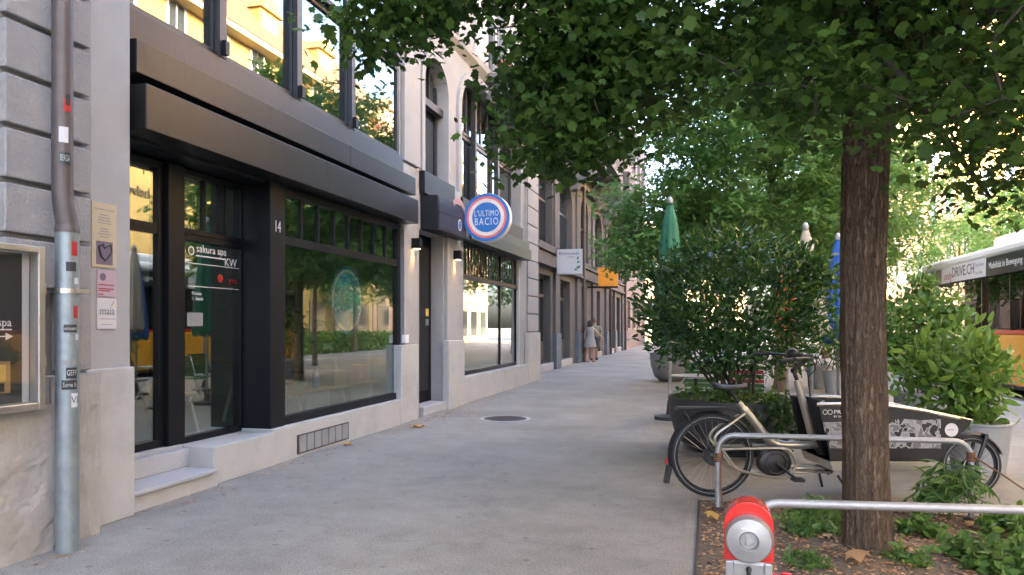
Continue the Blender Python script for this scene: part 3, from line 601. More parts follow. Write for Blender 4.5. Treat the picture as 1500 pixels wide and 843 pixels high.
for a, wd in ((1.75, .08), (1.72, .08), (1.705, .06), (1.68, .025)): ln.box(-4.29, -4.2885, 4.41, 4.41+wd*1.8, a, a+.007)
deco('notice_print', 'redtext', n2, ln)
n3 = notice('white paper notice with grey script lettering, lowest of three', 'paper', 4.4, 4.58, 1.43, 1.655)
def deco_text(pr, *a, **k):
    o = text('notice_print', *a, pr, **k); o.matrix_parent_inverse = Matrix.Translation(-Vector(pr.location)); return o
deco_text(n3, 'maia', .085, (-4.288, 4.49, 1.56), FX, 'greyink', sx=.9)
deco('notice_print', 'goldink', n3, MB().tube([(-4.287, 4.53, 1.6), (-4.287, 4.545, 1.62), (-4.287, 4.55, 1.64)], .004, 5))
ln = MB()
for a, wd in ((1.5, .08), (1.46, .05)): ln.box(-4.29, -4.2885, 4.49-wd, 4.49+wd, a, a+.005)
deco('notice_print', 'greyink', n3, ln)
deco('notice_print', 'greyink', n2, MB().box(-4.29, -4.2887, 4.41, 4.57, 1.665, 1.669))
# house number and window lettering
text('house_number', '14', .17, (-4.428, 6.93, 2.5), FX, 'wtext', None, label='white house number 14 on the black column between the shop windows', cat='number', sx=.75)
lx = RX-.026
wt = thing('window_lettering', 'white and red vinyl lettering listing a spa on the shop glass', 'lettering', (lx, 6.3, 1.9))
ty = YX(275, lx); te = YX(352, lx)
text('name_print', 'sakura spa', .11, (lx, ty+.12, 2.2), FX, 'wtext', wt, 'LEFT', sx=1.0); bx('line_print', 'wtext', wt, lx-.001, lx+.001, ty+.12, ty+.55, 2.125, 2.137)
text('initials_print', 'KW', .12, (lx, te-.06, 2.1), FX, 'wtext', wt, 'RIGHT')
for z_ in (2.27, 2.05, 1.83): bx('rule', 'wtext', wt, lx-.001, lx+.001, ty, te, z_, z_+.006)
ring(MB(), te-.33, 1.93, 0, .042, lx).build('dot_print', 'redtext', wt); text('word_print', 'you', .1, (lx, te-.05, 1.92), FX, 'redtext', wt, 'RIGHT')
text('line_print', 'Fitness\n1. Stock', .05, (lx, ty+.06, 1.74), FX, 'wtext', wt, 'LEFT'); ring(MB(), ty+.05, 2.17, .03, .045, lx).build('logo_print', 'wtext', wt)
MB().box(lx-.002, lx+.001, YX(274, lx), YX(297, lx), 1.45, 1.58).build('window_sticker', 'zincp', None, label='pale rectangular sticker on the shop glass below the lettering', cat='sticker')
# round decal on the large window
dcx = -4.512; dcl = thing('window_decal', 'round blue and white restaurant decal on the large shop window', 'decal', (dcx-.02, 8.6, 1.3))
cy_, cz_ = YX(509, dcx), 1.78
ring(MB(), cy_, cz_, 0, .36, dcx).build('disc', 'decalblue', dcl); ring(MB(), cy_, cz_, .361, .4, dcx).build('ring', 'signwhite', dcl); ring(MB(), cy_, cz_, .401, .44, dcx).build('rim', 'blue', dcl)
text('decal_print', "L'ULTIMO\nBACIO", .15, (dcx+.003, cy_, cz_+.06), FX, 'wtext', dcl, sx=.8)
# round projecting sign
sg = thing('round_sign', 'round blue sign with red and cream rings reading L ULTIMO BACIO', 'sign', (-3.79, 12.45, 2.95))
scx, scy, scz, sr = -3.79, 12.42, 3.36, .425
MB().lathe([(sr, 0), (sr, .17)], (scx, scy, scz), 48, 'y').build('drum', 'white', sg, smooth='auto', bevel=.006)
def disc(r0, r1, off, m, nm):
    mb = MB(); n = 64
    for i in range(n):
        p, q = 2*math.pi*i/n, 2*math.pi*(i+1)/n
        P = lambda r, t: (scx+r*math.cos(t), scy-off, scz+r*math.sin(t))
        mb.poly([P(r0, p), P(r1, p), P(r1, q), P(r0, q)] if r0 else [(scx, scy-off, scz), P(r1, p), P(r1, q)])
    return mb.build(nm, m, sg)
fc = disc(0, sr-.003, .002, 'blue', 'face'); disc(.327, .366, .004, 'signpink', 'red_ring'); disc(.262, .326, .004, 'signwhite', 'cream_ring')
text('sign_print', "L'ULTIMO", .15, (scx, scy-.005, scz+.065), FY, 'wtext', sg, sx=.62, space=1.15); text('sign_print', 'BACIO', .185, (scx, scy-.005, scz-.08), FY, 'wtext', sg, sx=.68, space=1.25)
bx('bracket', 'frame', sg, XW-.05, scx-sr+.02, scy+.06, scy+.11, scz-.03, scz+.03); bx('bracket_plate', 'frame', sg, XW-.0, XW+.08, scy+.0, scy+.2, 3.0, 3.45)
# wall lamps, lit
for i, (y, lb) in enumerate(((10.62, 'lit black cube wall lamp left of the dark doorway'), (12.55, 'lit black cube wall lamp right of the dark doorway'))):
    t_ = thing('wall_lamp', lb, 'lamp', (-4.36, y, 2.64), 'cube wall lamps beside the doorway')
    bx('housing', 'frame', t_, -4.428, -4.29, y-.06, y+.06, 2.64, 2.8, bevel=.004); bx('lens', 'lamp', t_, -4.4, -4.32, y-.04, y+.04, 2.634, 2.639)
    l = bpy.data.lights.new('lamp_light', 'SPOT'); l.energy = .6; l.color = (1, .48, .13); l.spot_size = rad(75); l.spot_blend = .6; l.shadow_soft_size = .02
    lo = bpy.data.objects.new('lamp_light', l); COL.objects.link(lo); lo.parent = t_; lo.matrix_parent_inverse = Matrix.Translation(-Vector(t_.location)); lo.location = (-4.375, y, 2.62)
# shop interior things, seen through the large glass
def stool(x, y, lb):
    t_ = thing('stool', lb, 'stool', (x, y, .32), 'stools in the shop'); MB().lathe([(.17, .43), (.18, .45), (.17, .47)], (x, y, .32), 20).build('seat', 'wood', t_)
    for q in range(4): a = q*math.pi/2+.6; MB().tube([(x+.1*math.cos(a), y+.1*math.sin(a), .76), (x+.2*math.cos(a), y+.2*math.sin(a), .32)], .014, 6).build('leg', 'white', t_)
def trestle(x, y0, y1, lb):
    t_ = thing('table', lb, 'table', (x, (y0+y1)/2, .32), 'tables in the shop'); bx('tabletop', 'wood', t_, x-.35, x+.35, y0, y1, 1.02, 1.06, bevel=.005)
    for yy in (y0+.15, y1-.15):
        for sx_ in (-1, 1): MB().tube([(x+sx_*.1, yy, 1.02), (x+sx_*.3, yy, .33)], .02, 6).build('leg', 'white', t_)
trestle(-5.25, 7.4, 9.6, 'wooden trestle table just inside the large shop window')
stool(-5.15, 6.3, 'wooden stool behind the narrow shop window'); stool(-5.0, 8.0, 'wooden stool under the trestle table'); stool(-5.9, 9.9, 'wooden stool at the far end of the trestle table')
rs = np.random.RandomState(5)
for i, (y, h, m_, lb) in enumerate(((7.7, .22, 'white', 'white vase with sprigs on the trestle table'), (8.3, .3, 'terracotta', 'terracotta vase with sprigs on the trestle table'), (9.2, .18, 'zincp', 'grey vase with sprigs on the trestle table'))):
    t_ = thing('vase', lb, 'vase', (-5.12, y, 1.06), 'vases on the table'); MB().lathe([(.05, 0), (.09, h*.4), (.05, h*.85), (.06, h)], (-5.12, y, 1.06), 18).build('body', m_, t_, smooth='auto')
    leaves('sprigs', np.c_[rs.normal(-5.12, .08, 60), rs.normal(y, .1, 60), 1.06+h+rs.rand(60)*.3], .09, 'oval', 'weed', t_, seed=i)
bn_ = thing('display_bench', 'low wooden display bench just behind the large shop window', 'bench', (-4.95, 8.6, .32))
bx('board', 'wood', bn_, -5.12, -4.72, 7.3, 10.0, .62, .66, bevel=.004)
for yy in (7.4, 8.6, 9.85): bx('leg', 'white', bn_, -5.08, -4.76, yy, yy+.04, .32, .619)
def goods(nm, lb, cat, y, m, prof=None, box=None, x=-4.88):
    if prof: MB().lathe(prof, (x, y, .66), 20).build(nm, m, None, smooth='auto', label=lb, cat=cat, group='goods on the display bench')
    else: MB().box(x-box[0], x+box[0], y-box[1], y+box[1], .66, .66+box[2]).build(nm, m, None, bevel=.004, label=lb, cat=cat, group='goods on the display bench')
bot = [(.04, 0), (.045, .02), (.045, .17), (.018, .23), (.018, .3), (.02, .31)]
goods('bottle', 'white bottle at the left end of the display bench', 'bottle', 7.5, 'white', bot); goods('bottle', 'green bottle beside the white bottle on the bench', 'bottle', 7.68, 'parasolgreen', bot); goods('bottle', 'blue bottle in the middle of the display bench', 'bottle', 8.5, 'blue', bot)
goods('bowl', 'white bowl on the display bench', 'bowl', 8.05, 'white', [(.05, 0), (.12, .06), (.14, .1), (.13, .1), (.0, .03)]); goods('crate', 'small wooden crate on the display bench', 'crate', 8.95, 'wood', box=(.12, .17, .2)); goods('gift_box', 'red gift box on the display bench', 'box', 9.4, 'redslat', box=(.1, .12, .14)); goods('planter_pot', 'terracotta pot at the right end of the display bench', 'pot', 9.75, 'terracotta', [(.08, 0), (.11, .2), (.12, .2), (.12, .23)])
sh = thing('shelf', 'tall wooden shelf against the back wall of the shop', 'shelf', (-8.8, 8.2, .32))
for z_ in (.32, .8, 1.3, 1.8, 2.3): bx('board', 'wood', sh, -9.4, -9.05, 6.9, 9.6, z_, z_+.03)
for y in (6.87, 9.6): bx('side', 'wood', sh, -9.4, -9.05, y, y+.03, .32, 2.4)
# ================================================================== further buildings of the row
XC = -5.1
C = thing('row_building', 'grey stone building with pilasters and tall doors beyond the restaurant', 'building', (-5.6, 32, 0))
cl = MB(); ops = [(22.3, 24.0), (25.5, 27.5), (30.1, 31.35), (34.3, 35.4), (38.6, 40.3), (41.1, 43.4)]
ups = [(22.0, 24.3), (25.3, 28.0), (29.9, 31.8), (33.8, 36.0), (38.2, 40.6), (41.2, 43.6)]
wall_holes(cl, 19.41, 45, 0, 16, XC, -5.6, [(a, b, .25, 3.1) for a, b in ops]+[(a, b, 4.1, 6.7, .7, (b-a)*.38) for a, b in ups])
cl.box(-15, -5.6, 19.41, 45, 13.6, 16).box(-15, -14.6, 19.41, 45, 0, 13.6).box(-5.9, -5.601, 19.41, 45, 3.3, 3.9)
M['cwall'] = mat('grey_stone_wall', (.1, .098, .095), .85, var=.1, scale=2, bump=.3, bscale=60); M['dadoblue'] = mat('blue_grey_dado', (.1, .125, .155), .7, var=.3, scale=3)
M['cdoor'] = mat('weathered_door', (.06, .058, .055), .6, var=.25, scale=4)
cl.build('wall', 'cwall', C)
bx('interior_wall', 'room', C, -7.5, -7.4, 19.5, 45, 0, 13.5)
for (a, b) in ops:
    bx('doorstep', 'kerb', C, -5.6, XC+.08, a-.12, b+.12, 0, .249, bevel=.008)
    window(C, a+.001, b-.001, .252, 3.098, XC-.22, .1, .1, ((a+b)/2,), (2.45,), 'cdoor', 'glass_far', mw=.1, name='shop_door')
    bx('door_dado', 'cdoor', C, XC-.3, XC-.21, a+.1, b-.1, .35, .95)
for (a, b) in ups:
    window(C, a+.001, b-.001, 4.1, 6.7, XC-.22, .09, .1, ((a+b)/2,), (5.6,), 'greyframe', 'glass_far', mw=.08, name='arched_window')
    bx('sill', 'cwall', C, XC+.001, XC+.1, a-.1, b+.1, 3.98, 4.09, bevel=.01)
pc = [19.9, 24.75, 29.0, 33.0, 37.3, 40.75, 44.4]
for i, y in enumerate(pc):
    bx('pilaster', 'cwall', C, XC+.001, XC+.1, y-.38, y+.38, 1.2, 3.35, bevel=.01); bx('pedestal', 'dadoblue', C, XC+.001, XC+.14, y-.42, y+.42, 0, 1.198, bevel=.01)
    bx('pilaster', 'cwall', C, XC+.001, XC+.07, y-.32, y+.32, 4.1, 7.0, bevel=.01)
for (z0, z1, x) in ((3.36, 3.46, .2), (3.5, 3.8, .08), (3.84, 3.95, .16), (7.02, 7.2, .22)): bx('string_course', 'cwall', C, XC+.001, XC+x, 19.42, 45, z0, z1, bevel=.01)
# oriels with corbels
for (a, b, z0) in ((27.6, 33.4, 7.6), (36.4, 41.6, 7.4)):
    mb = MB().prism([(XC+.001, z0-1.0), (XC+.25, z0-.95), (XC+.5, z0-.6), (XC+1.15, z0-.35), (XC+1.3, z0-.2), (XC+1.3, z0+.3), (XC+.001, z0+.3)], 'y', a, a+.5)
    mb.prism([(XC+.001, z0-1.0), (XC+.25, z0-.95), (XC+.5, z0-.6), (XC+1.15, z0-.35), (XC+1.3, z0-.2), (XC+1.3, z0+.3), (XC+.001, z0+.3)], 'y', b-.5, b)
    mb.box(XC+.001, XC+1.3, a-.1, b+.1, z0+.302, z0+.6)
    ob = mb.build('balcony', 'balc', C)
    bx('parapet', 'cwall', ob, XC+1.15, XC+1.3, a-.1, b+.1, z0+.602, z0+1.6); bx('parapet', 'cwall', ob, XC+.001, XC+1.149, a-.1, a+.05, z0+.602, z0+1.6)
def drain(y, lb, x=XC+.2):
    t_ = thing('downpipe', lb, 'downpipe', (x, y, 0), 'downpipes of the row building')
    MB().tube([(x, y, 0), (x, y, 9)], .06, 14).build('pipe', 'pipe_up', t_, smooth='auto')
    for z_ in (1.2, 3.2, 5.2): MB().lathe([(.068, 0), (.068, .04)], (x, y, z_), 14).box(XC, x-.05, y-.012, y+.012, z_+.01, z_+.03).build('bracket', 'iron', t_)
drain(20.6, 'dark downpipe where the row building meets the rusticated corner', XC+.32)
drain(29.55, 'dark downpipe beside the two walkers'); drain(37.9, 'dark downpipe under the orange sign'); drain(44.7, 'dark downpipe at the far end of the row building')
D = thing('far_building', 'pinkish far building at the end of the row', 'building', (-8, 52, 0))
MB().box(-14, -5.0, 45.05, 60, 0, 15).build('wall', 'pinkwall', D)
for i in range(4):
    for k in range(4): window(D, 46.5+i*3.4, 48.2+i*3.4, 1.2+k*3.5, 3.2+k*3.5, -4.97, .12, .06, (47.35+i*3.4,), (), 'greyframe', 'glass_far')
# ------------------------------------------------------------------ the other side of the street
XO = 13.6
def opposite(name, y0, y1, eave, m, lb, seed):
    t_ = thing(name, lb, 'building', (XO+5, (y0+y1)/2, -.12))
    rr = random.Random(seed); nb = int((y1-y0)/2.9); pitch = (y1-y0)/nb
    zs = [4.6+3.1*k for k in range(int((eave-5.2)/3.1)+1)]
    mb = MB(); mb.box(XO, XO+10, y0, y1, -.12, eave); mb.build('wall', m, t_)
    bx('string_course', m, t_, XO-.1, XO-.002, y0, y1, 3.7, 3.95); bx('eave', 'eavewhite', t_, XO-.75, XO-.003, y0, y1, eave-.3, eave)
    MB().prism([(XO-.8, eave+.002), (XO+10, eave+.002), (XO+10, eave+5), (XO+4.5, eave+5), (XO+1.6, eave+3.2)], 'y', y0, y1).build('roof', 'roof', t_)
    src = None
    for z in zs:
        for i in range(nb):
            y = y0+pitch*(i+.5)
            if src is None:
                f = MB(); f.box(-.05, .001, -.62, -.5, 0, 1.8).box(-.05, .001, .5, .62, 0, 1.8).box(-.05, .001, -.5, .5, 1.68, 1.8).box(-.16, .001, -.7, .7, -.1, -.002).box(-.035, .001, -.035, .035, 0, 1.68)
                src = f.build('window', 'white_trim', t_); pn = MB().box(-.02, -.002, -.5, -.036, .02, 1.67).box(-.02, -.002, .036, .5, .02, 1.67).build('pane', 'glass_dark', src)
                src.location = (XO, y, z)
            else:
                c = copy_part(src, t_, (XO, y, z)); copy_part(pn, c, (0, 0, 0))
    sh_ = None
    for i in range(nb):                                            # ground floor shop openings
        y = y0+pitch*(i+.5)
        if sh_ is None: sh_ = MB().box(-.04, -.002, -pitch*.3, pitch*.3, .5, 2.9).build('shop_window', 'glass_dark', t_); sh_.location = (XO, y, 0)
        else: copy_part(sh_, t_, (XO, y, 0))
    dm = None
    for i in range(nb//2):
        y = y0+pitch*(2*i+1)
        if dm is None:
            dm = MB().box(-.0, 3, -.9, .9, 0, 1.75).prism([(-1.05, 1.752), (1.05, 1.752), (0, 2.6)], 'x', -.2, 3).build('dormer', m, t_); dw = MB().box(-.03, -.002, -.55, .55, .35, 1.5).build('dormer_window', 'white_trim', dm)
            dm.location = (XO+.25, y, eave+.6)
        else: c = copy_part(dm, t_, (XO+.25, y, eave+.6)); copy_part(dw, c, (0, 0, 0))
    return t_
M['glass_dark'] = mat('dark_window_glass', (.03, .035, .04), .08, var=.05)
opposite('ochre_building', 20, 47, 15.9, 'sunwall', 'sunlit ochre building across the street, mirrored in the upper windows', 1)
ob_ = [o for o in bpy.data.objects if o.name == 'ochre_building'][0]
text('sign_lettering', 'helvetia', .62, (XO-.02, 25.6, 7.1), FXM, 'ink', ob_, ext=.03)
opposite('peach_building', 47.1, 75, 15.0, 'sunwall3', 'peach coloured far building across the street behind the trees', 3)
opposite('cream_building', -14, 19.9, 15.4, 'sunwall2', 'cream building across the street beside the bus', 2)
E_ = thing('end_building', 'pale sunlit building closing the far end of the street', 'building', (-2, 78, 0))
bx('wall', 'sunwall2', E_, -14, 3.5, 76, 86, 0, 12)
for i in range(5):
    for k in range(3):
        f = MB().box(-12+i*3.2, -10.6+i*3.2, 75.94, 75.999, 1.5+k*3.4, 3.5+k*3.4).build('window', 'white_trim', E_); MB().box(-11.9+i*3.2, -10.7+i*3.2, 75.93, 75.939, 1.6+k*3.4, 3.4+k*3.4).build('pane', 'glass_dark', f)
# ================================================================== street things
def torus(mb, c, Rr, r, axis='y', n=48, k=10):
    b = len(mb.v)
    for i in range(n):
        a = 2*math.pi*i/n
        for j in range(k):
            t = 2*math.pi*j/k; q = Rr+r*math.cos(t); h = r*math.sin(t); x, y = q*math.cos(a), q*math.sin(a)
            mb.v.append({'y': (c[0]+x, c[1]+h, c[2]+y), 'z': (c[0]+x, c[1]+y, c[2]+h), 'x': (c[0]+h, c[1]+x, c[2]+y)}[axis])
    for i in range(n):
        for j in range(k): mb.f.append([b+i*k+j, b+((i+1) % n)*k+j, b+((i+1) % n)*k+(j+1) % k, b+i*k+(j+1) % k])
    return mb
def smooth_path(pts, n=6):
    P = [Vector(p) for p in pts]; out = []
    for i in range(len(P)-1):
        p0, p1, p2, p3 = P[max(i-1, 0)], P[i], P[i+1], P[min(i+2, len(P)-1)]
        for k in range(n):
            t = k/n; out.append(.5*((2*p1)+(-p0+p2)*t+(2*p0-5*p1+4*p2-p3)*t*t+(-p0+3*p1-3*p2+p3)*t**3))
    return out+[P[-1]]
mh = thing('manhole_cover', 'round rusty manhole cover in the pavement near the doorway', 'manhole', G(740, 614))
mx_, my_, _ = G(740, 614)
MB().lathe([(.4, .001), (.4, .006), (.345, .007)], (mx_, my_, 0), 40).build('rim', 'kerb', mh)
cv = MB().lathe([(.335, .001), (.335, .01)], (mx_, my_, 0), 40).build('lid', 'iron', mh)
st_ = MB()
for i in range(-4, 5):
    for j in range(-4, 5):
        if i*i+j*j < 17: st_.box(mx_+i*.068-.02, mx_+i*.068+.02, my_+j*.068-.02, my_+j*.068+.02, .01, .014)
st_.build('studs', 'iron', cv, kind='stuff')

# ---- hydrant
hx, hy = .16, 3.33
H_ = thing('fire_hydrant', 'red and grey fire hydrant with round silver cap beside the tree pit', 'hydrant', (hx, hy, 0), rz=math.atan2(-hx, hy)*0+rad(-2), local=True)
bm = MB().lathe([(.13, 0), (.13, .03), (.1, .05)], (0, 0, 0), 28); bm.build('foot', 'alu', H_, smooth='auto')
bx('body', 'alu', H_, -.092, .092, -.075, .085, .04, .468, bevel=.02); bx('rib', 'alu', H_, -.094, -.06, -.088, -.0755, .06, .462, bevel=.006); bx('rib', 'alu', H_, .06, .094, -.088, -.0755, .06, .462, bevel=.006)
out = [(-.1, .462), (.1, .462), (.1, .6)]+[(.1*math.cos(rad(a)), .61+.1*math.sin(rad(a))) for a in range(0, 181, 12)]+[(-.1, .6)]
hd = MB(); secs = [(-.075, 1), (.02, 1), (.07, .985), (.1, .93), (.125, .82), (.14, .62)]; nb_ = len(out)
for (yy, s_) in secs:
    for (x, z) in out: hd.v.append((x*s_, yy, .5+(z-.5)*s_ if z > .5 else z))
for i in range(len(secs)-1):
    for j in range(nb_): hd.f.append([i*nb_+j, i*nb_+(j+1) % nb_, (i+1)*nb_+(j+1) % nb_, (i+1)*nb_+j])
hd.f.append(list(range(nb_))[::-1]); hd.f.append([(len(secs)-1)*nb_+j for j in range(nb_)])
hd.build('head', 'red', H_, smooth='auto', bevel=.006)
cp = MB().lathe([(.093, -.076), (.097, -.085), (.096, -.12), (.088, -.138), (.04, -.146), (.036, -.142), (.034, -.128), (.0, -.128)], (0, 0, .565), 40, 'y').build('cap', 'alu', H_, smooth='auto')
MB().lathe([(.024, -.127), (.02, -.15), (0, -.15)], (0, 0, .565), 3, 'y').build('triangle_nut', 'steel', cp)
MB().box(-.03, .03, -.1455, -.1415, .613, .617).build('cap_print', 'wtext', cp)
MB().lathe([(.012, 0), (.012, .008), (.0, .01)], (0, -.088, .43), 16, 'y').tube([(0, -.086, .44), (0, -.094, .425), (0, -.094, .395)], .009, 8).build('keyhole_cover', 'black', H_, smooth='auto')
MB().tube([(.08, 0, .36), (.15, 0, .36)], .038, 20).lathe([(.046, .0), (.046, .045)], (.13, 0, .36), 20, 'x').build('outlet', 'red', H_, smooth='auto', bevel=.004)
MB().tube([(.14, -.0, .4), (.155, 0, .3), (.15, -.01, .2), (.12, -.02, .17)], .005, 6).build('chain', 'steel', H_)

# ---- hoop rails round the tree pit
def hoop(lb, p0, p1, h, rusty=False):
    t_ = thing('hoop_rail', lb, 'railing', ((p0[0]+p1[0])/2, (p0[1]+p1[1])/2, 0), 'steel hoops around the tree pit')
    a, b = Vector((*p0, 0)), Vector((*p1, 0)); d = (b-a).normalized(); z = Vector((0, 0, 1)); r = .12; pts = [a]
    for i in range(7): t = rad(90*i/6); pts.append(a+d*r*(1-math.cos(t))+z*(h-r+r*math.sin(t)))
    for i in range(6, -1, -1): t = rad(90*i/6); pts.append(b-d*r*(1-math.cos(t))+z*(h-r+r*math.sin(t)))
    pts.append(b); MB().tube(pts, .021, 16).build('hoop', 'alu2', t_, smooth='auto')
    for q in (a, b): MB().lathe([(.05, .0), (.05, .034), (.03, .04)], tuple(q), 16).build('foot', 'iron', t_)
    return t_
M['alu2'] = mat('galvanised_rail', (.33, .34, .34), .5, .55, var=.14, scale=18, blotch=(.3, .29, .27), blotch_scale=7)
hoop('steel hoop rail in front of the tree trunk, running behind the hydrant', (.2, 3.74), (2.45, 4.06), .6)
hb = hoop('steel hoop rail in front of the cargo bike, tied with rope', (.06, 5.99), (1.86, 6.14), .6)
for (u0, x0, y0) in ((0, .06, 5.99), (1, 1.86, 6.14)):
    rp = MB()
    for k in range(5): torus(rp, (x0, y0, .4+.014*k+.06*u0), .026, .007, 'z', 14, 6)
    rp.tube([(x0+.02, y0-.02, .42), (x0+.02, y0-.03, .2), (x0+.035, y0-.03, .05)] if not u0 else [(x0, y0-.02, .5), (x0+.2, y0-.1, .36), (x0+.5, y0-.15, .14)], .007, 6)
    rp.build('rope', 'rope', hb)

# ---- cargo bike (local x along the bike, y away from the viewer, z up)
bxg, byg, _ = G(1043, 728); KB = (-_s*bxg+_c*byg)/FPX
K = thing('cargo_bike', 'cargo bike with champagne frame and black printed front box behind the tree', 'cargo bike', (bxg, byg, 0), rz=YAW, local=True)
def q(u, v, y=0.): return ((u-1043)*KB, y, (728-v)*KB)
def wheel(u, v, rpx, sp):
    c = q(u, v); Rr = rpx*KB-.022; c = (c[0], 0, Rr+.0225)
    ty_ = torus(MB(), c, Rr, .0225).build('tyre', 'rubber', K, smooth=True)
    torus(MB(), c, Rr-.032, .009, k=8).build('rim', 'black', ty_, smooth=True)
    for s_ in (-1, 1):
        mb = MB(); n = 48
        for i in range(n):
            a, b = 2*math.pi*i/n, 2*math.pi*(i+1)/n
            P = lambda r, t: (c[0]+r*math.cos(t), s_*.0195, c[2]+r*math.sin(t))
            mb.poly([P(Rr-.012, a), P(Rr-.005, a), P(Rr-.005, b), P(Rr-.012, b)])
        mb.build('reflective_band', 'reflex', ty_)
    sk = MB()
    for i in range(sp):
        a = 2*math.pi*i/sp; o = .5 if i % 2 else -.5
        sk.tube([(c[0]+.03*math.cos(a+o), .025*(1 if i % 4 < 2 else -1), c[2]+.03*math.sin(a+o)), (c[0]+(Rr-.035)*math.cos(a), 0, c[2]+(Rr-.035)*math.sin(a))], .0014, 4)
    sk.build('spokes', 'steel', ty_, kind='stuff')
    MB().lathe([(.015, -.07), (.05, -.045), (.055, 0), (.05, .045), (.015, .07)], c, 20, 'y').build('hub', 'black', ty_, smooth='auto')
    return c, Rr
rc, rR = wheel(1043, 667, 61, 32); fc_, fR = wheel(1421, 683, 45.5, 28)
MB().lathe([(.075, -.055), (.08, -.05), (.08, .01), (.06, .02)], rc, 28, 'y').build('gear_hub', 'black', K, smooth='auto')
def fender(c, Rr, a0, a1, w, nm):
    mb = MB(); n = 22
    for i in range(n+1):
        a = rad(a0+(a1-a0)*i/n)
        for (yy, rr_) in ((-w, -.012), (-w*.6, .004), (0, .01), (w*.6, .004), (w, -.012)): mb.v.append((c[0]+(Rr+.038+rr_)*math.cos(a), yy, c[2]+(Rr+.038+rr_)*math.sin(a)))
    for i in range(n):
        for j in range(4): mb.f.append([i*5+j, i*5+j+1, (i+1)*5+j+1, (i+1)*5+j])
    return mb.build(nm, 'black', K, smooth=True)
fender(rc, rR, 25, 195, .034, 'rear_fender'); fender(fc_, fR, 20, 165, .03, 'front_fender')
MB().prism([(-.385, .27), (-.41, .12), (-.37, .12), (-.34, .26)], 'y', -.03, .03).build('mud_flap', 'black', K)
MB().box(-.4, -.38, -.02, .02, .28, .33).build('tail_light', 'redtext', K)
fm = MB()
fm.tube(smooth_path([q(1082, 590), q(1090, 600), q(1108, 622), q(1124, 641), q(1140, 651), q(1170, 652), q(1194, 651)]), [.026]*6+[.034]*12+[.04]*8+[.036]*11, 14)
for s_ in (-.075, .075):
    fm.tube(smooth_path([q(1090, 606, s_*.3), q(1066, 620, s_), q(1047, 634, s_), q(1044, 646, s_), q(1057, 661, s_), q(1068, 676, s_), q(1078, 686, s_), q(1110, 694, s_), q(1140, 698, s_), q(1153, 692, s_), q(1161, 678, s_), q(1155, 662, s_), q(1142, 655, s_), q(1100, 655, s_), q(1054, 656, s_)], 5), .0125, 8)
    fm.tube([q(1158, 685, s_*.6), q(1213, 684, s_*.6)], .0125, 8); fm.tube([q(1158, 691, s_*.6), q(1213, 691, s_*.6)], .009, 8)
fm.tube([q(1167, 557), q(1178, 596), q(1190, 640), q(1196, 655)], [.028, .033, .034, .032], 14)
fm.build('frame', 'champ', K, smooth='auto')
MB().tube([q(1188, 635), q(1199, 655), q(1208, 678), q(1216, 693)], [.03, .034, .034, .03], 12).build('lower_bracket', 'greyframe', K, smooth='auto')
mo = MB().lathe([(.1, -.062), (.125, -.05), (.135, -.02), (.135, .02), (.125, .05), (.1, .062)], q(1133, 677), 28, 'y', sx=1.08, sy=.86).build('motor', 'black', K, smooth='auto')
torus(MB(), (q(1133, 677)[0], -.07, q(1133, 677)[2]), .085, .006).build('chain_ring', 'greyframe', mo, smooth=True)
for s_, (u0, v0) in ((-.1, (1159, 698)), (.1, (1108, 655))):
    cr = MB().tube([q(1133, 677, s_*.9), q(u0, v0, s_)], .011, 8).build('crank', 'black', K); a = q(u0, v0, s_); MB().box(a[0]-.045, a[0]+.045, a[1], a[1]+math.copysign(.09, s_), a[2]-.012, a[2]+.012).build('pedal', 'black', cr, bevel=.003)
sd_ = MB(); sp_ = [q(1044, 563), q(1056, 567), q(1072, 568), q(1094, 566)]; sw_ = [.075, .07, .04, .022]
for (p, w_) in zip(sp_, sw_):
    for t in range(12): a = 2*math.pi*t/12; sd_.v.append((p[0], w_*math.cos(a), p[2]+.022*math.sin(a)-(.012*abs(math.cos(a)))))
for i in range(3):
    for j in range(12): sd_.f.append([i*12+j, i*12+(j+1) % 12, (i+1)*12+(j+1) % 12, (i+1)*12+j])
sd_.f += [list(range(12))[::-1], [36+j for j in range(12)]]
sd_.build('saddle', 'black', K, smooth=True)
MB().tube([q(1068, 571), q(1074, 578), q(1090, 603)], .0145, 10).build('seat_post', 'black', K)
rk = MB()
for s_ in (-.06, 0, .06): rk.tube(smooth_path([q(990, 599, s_), q(1030, 598, s_), q(1064, 598, s_), q(1076, 602, s_*.5), q(1084, 606, s_*.3)], 4), .008, 6)
rk.tube([q(990, 599, -.06), q(990, 599, .06)], .008, 6); rk.box(q(992, 0)[0], q(1062, 0)[0], -.055, .055, q(0, 597.5)[2], q(0, 596)[2])
for s_ in (-.08, .08): rk.tube([q(1000, 600, s_*.8), q(1016, 632, s_), q(1043, 662, s_)], .007, 6)
rk.build('rack', 'black', K)
hbm = MB().tube(smooth_path([q(1168, 558), q(1164, 545), q(1170, 535), q(1182, 528)]), .017, 10)
hbm.tube(smooth_path([q(1124, 527, -.33), q(1142, 524, -.3), q(1165, 524, -.16), q(1186, 525, 0), q(1165, 522, .16), q(1142, 520, .3), q(1126, 521, .33)]), .0115, 8)
h_ = hbm.build('handlebar', 'black', K, smooth='auto')
for s_ in (-1, 1): MB().tube([q(1122, 527.5 if s_ < 0 else 521.5, s_*.335), q(1146, 523.5 if s_ < 0 else 519.5, s_*.29)], .017, 10).build('grip', 'rubber', h_); MB().tube([q(1156, 524, s_*.22), q(1146, 532, s_*.25), q(1136, 533, s_*.3)], .006, 6).build('brake_lever', 'black', h_)
MB().lathe([(0, -.05), (.035, -.04), (.05, 0), (.035, .04), (0, .05)], q(1154, 518, -.1), 18, 'y').build('mirror', 'black', h_, smooth=True)
